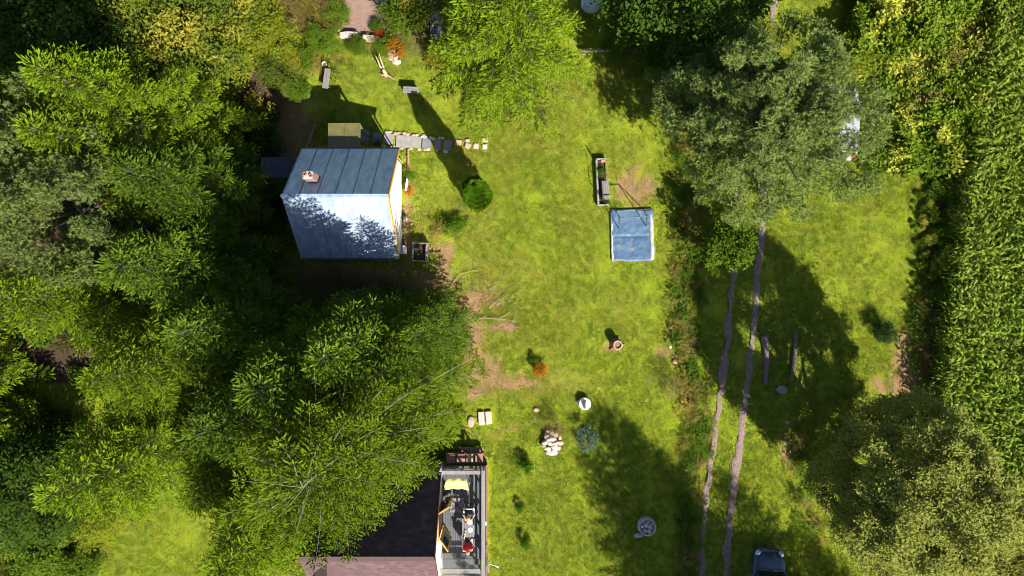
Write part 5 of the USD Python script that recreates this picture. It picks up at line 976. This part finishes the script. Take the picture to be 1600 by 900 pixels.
for y in np.arange(-30, 660, 6.2):
    x = edge_x(y) + r.normal(0, 2.2); kk = n_row % 2
    def build(m=mz[kk]): return (('stalk', m[0], 'weed_leaves', True), ('leaves', m[1], 'corn_leaves', True), ('tassel', m[2], 'straw', False))
    plant(f'maize{kk}', build, 'maize_plant', 'green maize plant in the outermost row of the field, facing the meadow', 'maize', x, y+r.normal(0, 1), r.uniform(.85, 1.12), None, 'maize plants along the field edge'); n_row += 1
pos = []
for j in range(1, 14):
    for y in np.arange(-60, 965, 5.4):
        x = edge_x(y) + j*18.5 + r.normal(0, 2.4)
        if x < 1725: pos.append((x, y+r.normal(0, 1.5)))
pos = np.array(pos)
def joined(m): return MB().add(*m[0]).add(m[1][0], m[1][1]).add(*m[2]).mesh()
instancer('maize_field', 'green maize field filling the right edge of the view', 'maize field', [((lambda t: (t[0], t[1]))(joined(m)), 'corn_leaves') for m in mz], place(pos[:, 0], pos[:, 1]), r.random(len(pos))*6.28, r.uniform(.85, 1.12, len(pos)), r.integers(0, 4, len(pos)))

# ------------------------------------------------------------------ grass: short tufts over the whole lawn, drier where it is worn
def tuft(seed, n, R, h0, h1, w):
    r = rnd(seed); P = np.column_stack([r.uniform(-R, R, n), r.uniform(-R, R, n), np.full(n, -.01)]); D = unit(np.column_stack([r.normal(0, 1.6, n), r.normal(0, 1.6, n), np.ones(n)])); return leaves(P, D, rand_dirs(n, r), r.uniform(h0, h1, n), np.full(n, w)*r.uniform(.6, 1.3, n))
FOOT = [(478, 640, 243, 400), (955, 1022, 328, 407), (930, 952, 246, 322), (690, 765, 715, 1000), (500, 700, 740, 1000), (535, 660, -60, 54), (742, 773, 640, 666), (645, 670, 376, 412), (1165, 1222, 855, 970)]
def on_path(a, b):
    k = np.zeros(len(a), bool)
    for x, y, w, h_, *_ in SL: k |= (np.abs(a-x) < w*.5) & (np.abs(b-y) < h_*.5)
    return k
def grass_keep(a, b):
    so_, dr_, li_ = zones(a, b); k = np.clip(1.1-so_*1.05, 0, 1)*np.clip(1.15-li_*1.4, 0, 1)
    for c_ in (rut_c1, rut_c2):
        px_ = np.interp(b, 450-c_[:, 1]/S, c_[:, 0]/S+800); k = k*(np.abs(a-px_) > 2.6+2.2*rnd(3).normal(0, 1, len(a)).clip(-1, 1))
    for x0, x1, y0, y1 in FOOT: k = k*~((a > x0) & (a < x1) & (b > y0) & (b < y1))
    return k*~on_path(a, b)
a, b, r = scatter(-25, 1470, -60, 965, 5.4, 90, grass_keep)
so_, dr_, li_ = zones(a, b); lush = meshkit.fbm(np.column_stack([a*.012, b*.012, 0*a]), 3, 95)
dryp = r.random(len(a)) < dr_*.95+.05
instancer('grass', 'short green grass covering the lawn and meadow, yellowed in places', 'grass', [(tuft(91, 55, .19, .03, .07, .024), 'grass_green'), (tuft(92, 55, .19, .03, .08, .022), 'grass_green'), (tuft(93, 50, .19, .03, .085, .024), 'grass_green'), (tuft(94, 45, .18, .03, .09, .018), 'grass_dry'), (tuft(96, 45, .18, .04, .10, .02), 'grass_dry')],
          place(a, b)+[0, 0, 0], r.random(len(a))*6.28, r.uniform(.8, 1.25, len(a))*(1+.15*(lush > .5)), np.where(dryp, r.integers(3, 5, len(a)), r.integers(0, 3, len(a))))
a, b, r = scatter(690, 830, 395, 530, 9, 98, lambda a, b: .42*np.clip(1.3-np.hypot((a-752)/60, (b-465)/62), 0, 1))
instancer('twigs', 'thin broken twigs strewn over the worn lawn below the cabin', 'twigs', [(MB().tube([(-.3, 0, .05), (0, .03, .07), (.32, -.02, .05)], [.012, .011, .006], 4).mesh(), 'twig_wood'), (MB().tube([(-.2, 0, .05), (.05, .04, .08), (.2, .1, .05)], [.014, .01, .006], 4).tube([(0, .03, .07), (.1, -.08, .06)], [.009, .005], 4).mesh(), 'old_wood')],
          place(a, b), r.normal(.5, .9, len(a)), r.uniform(.6, 1.5, len(a)), r.integers(0, 2, len(a)))
a, b, r = scatter(560, 1330, 60, 960, 15, 97, lambda a, b: .25+0*a); lm = leaves(np.zeros((1, 3))+[0, 0, .07], np.array([[1., 0, .1]]), np.array([[0, 0, 1.]]), np.array([.09]), np.array([.07]))
instancer('fallen_leaves', 'small fallen autumn leaves dotted over the lawn', 'leaves', [(lm, 'dead_leaves'), (lm, 'golden_leaves'), (lm, 'straw')], place(a, b), r.random(len(a))*6.28, r.uniform(.5, 1.2, len(a)), r.integers(0, 3, len(a)))
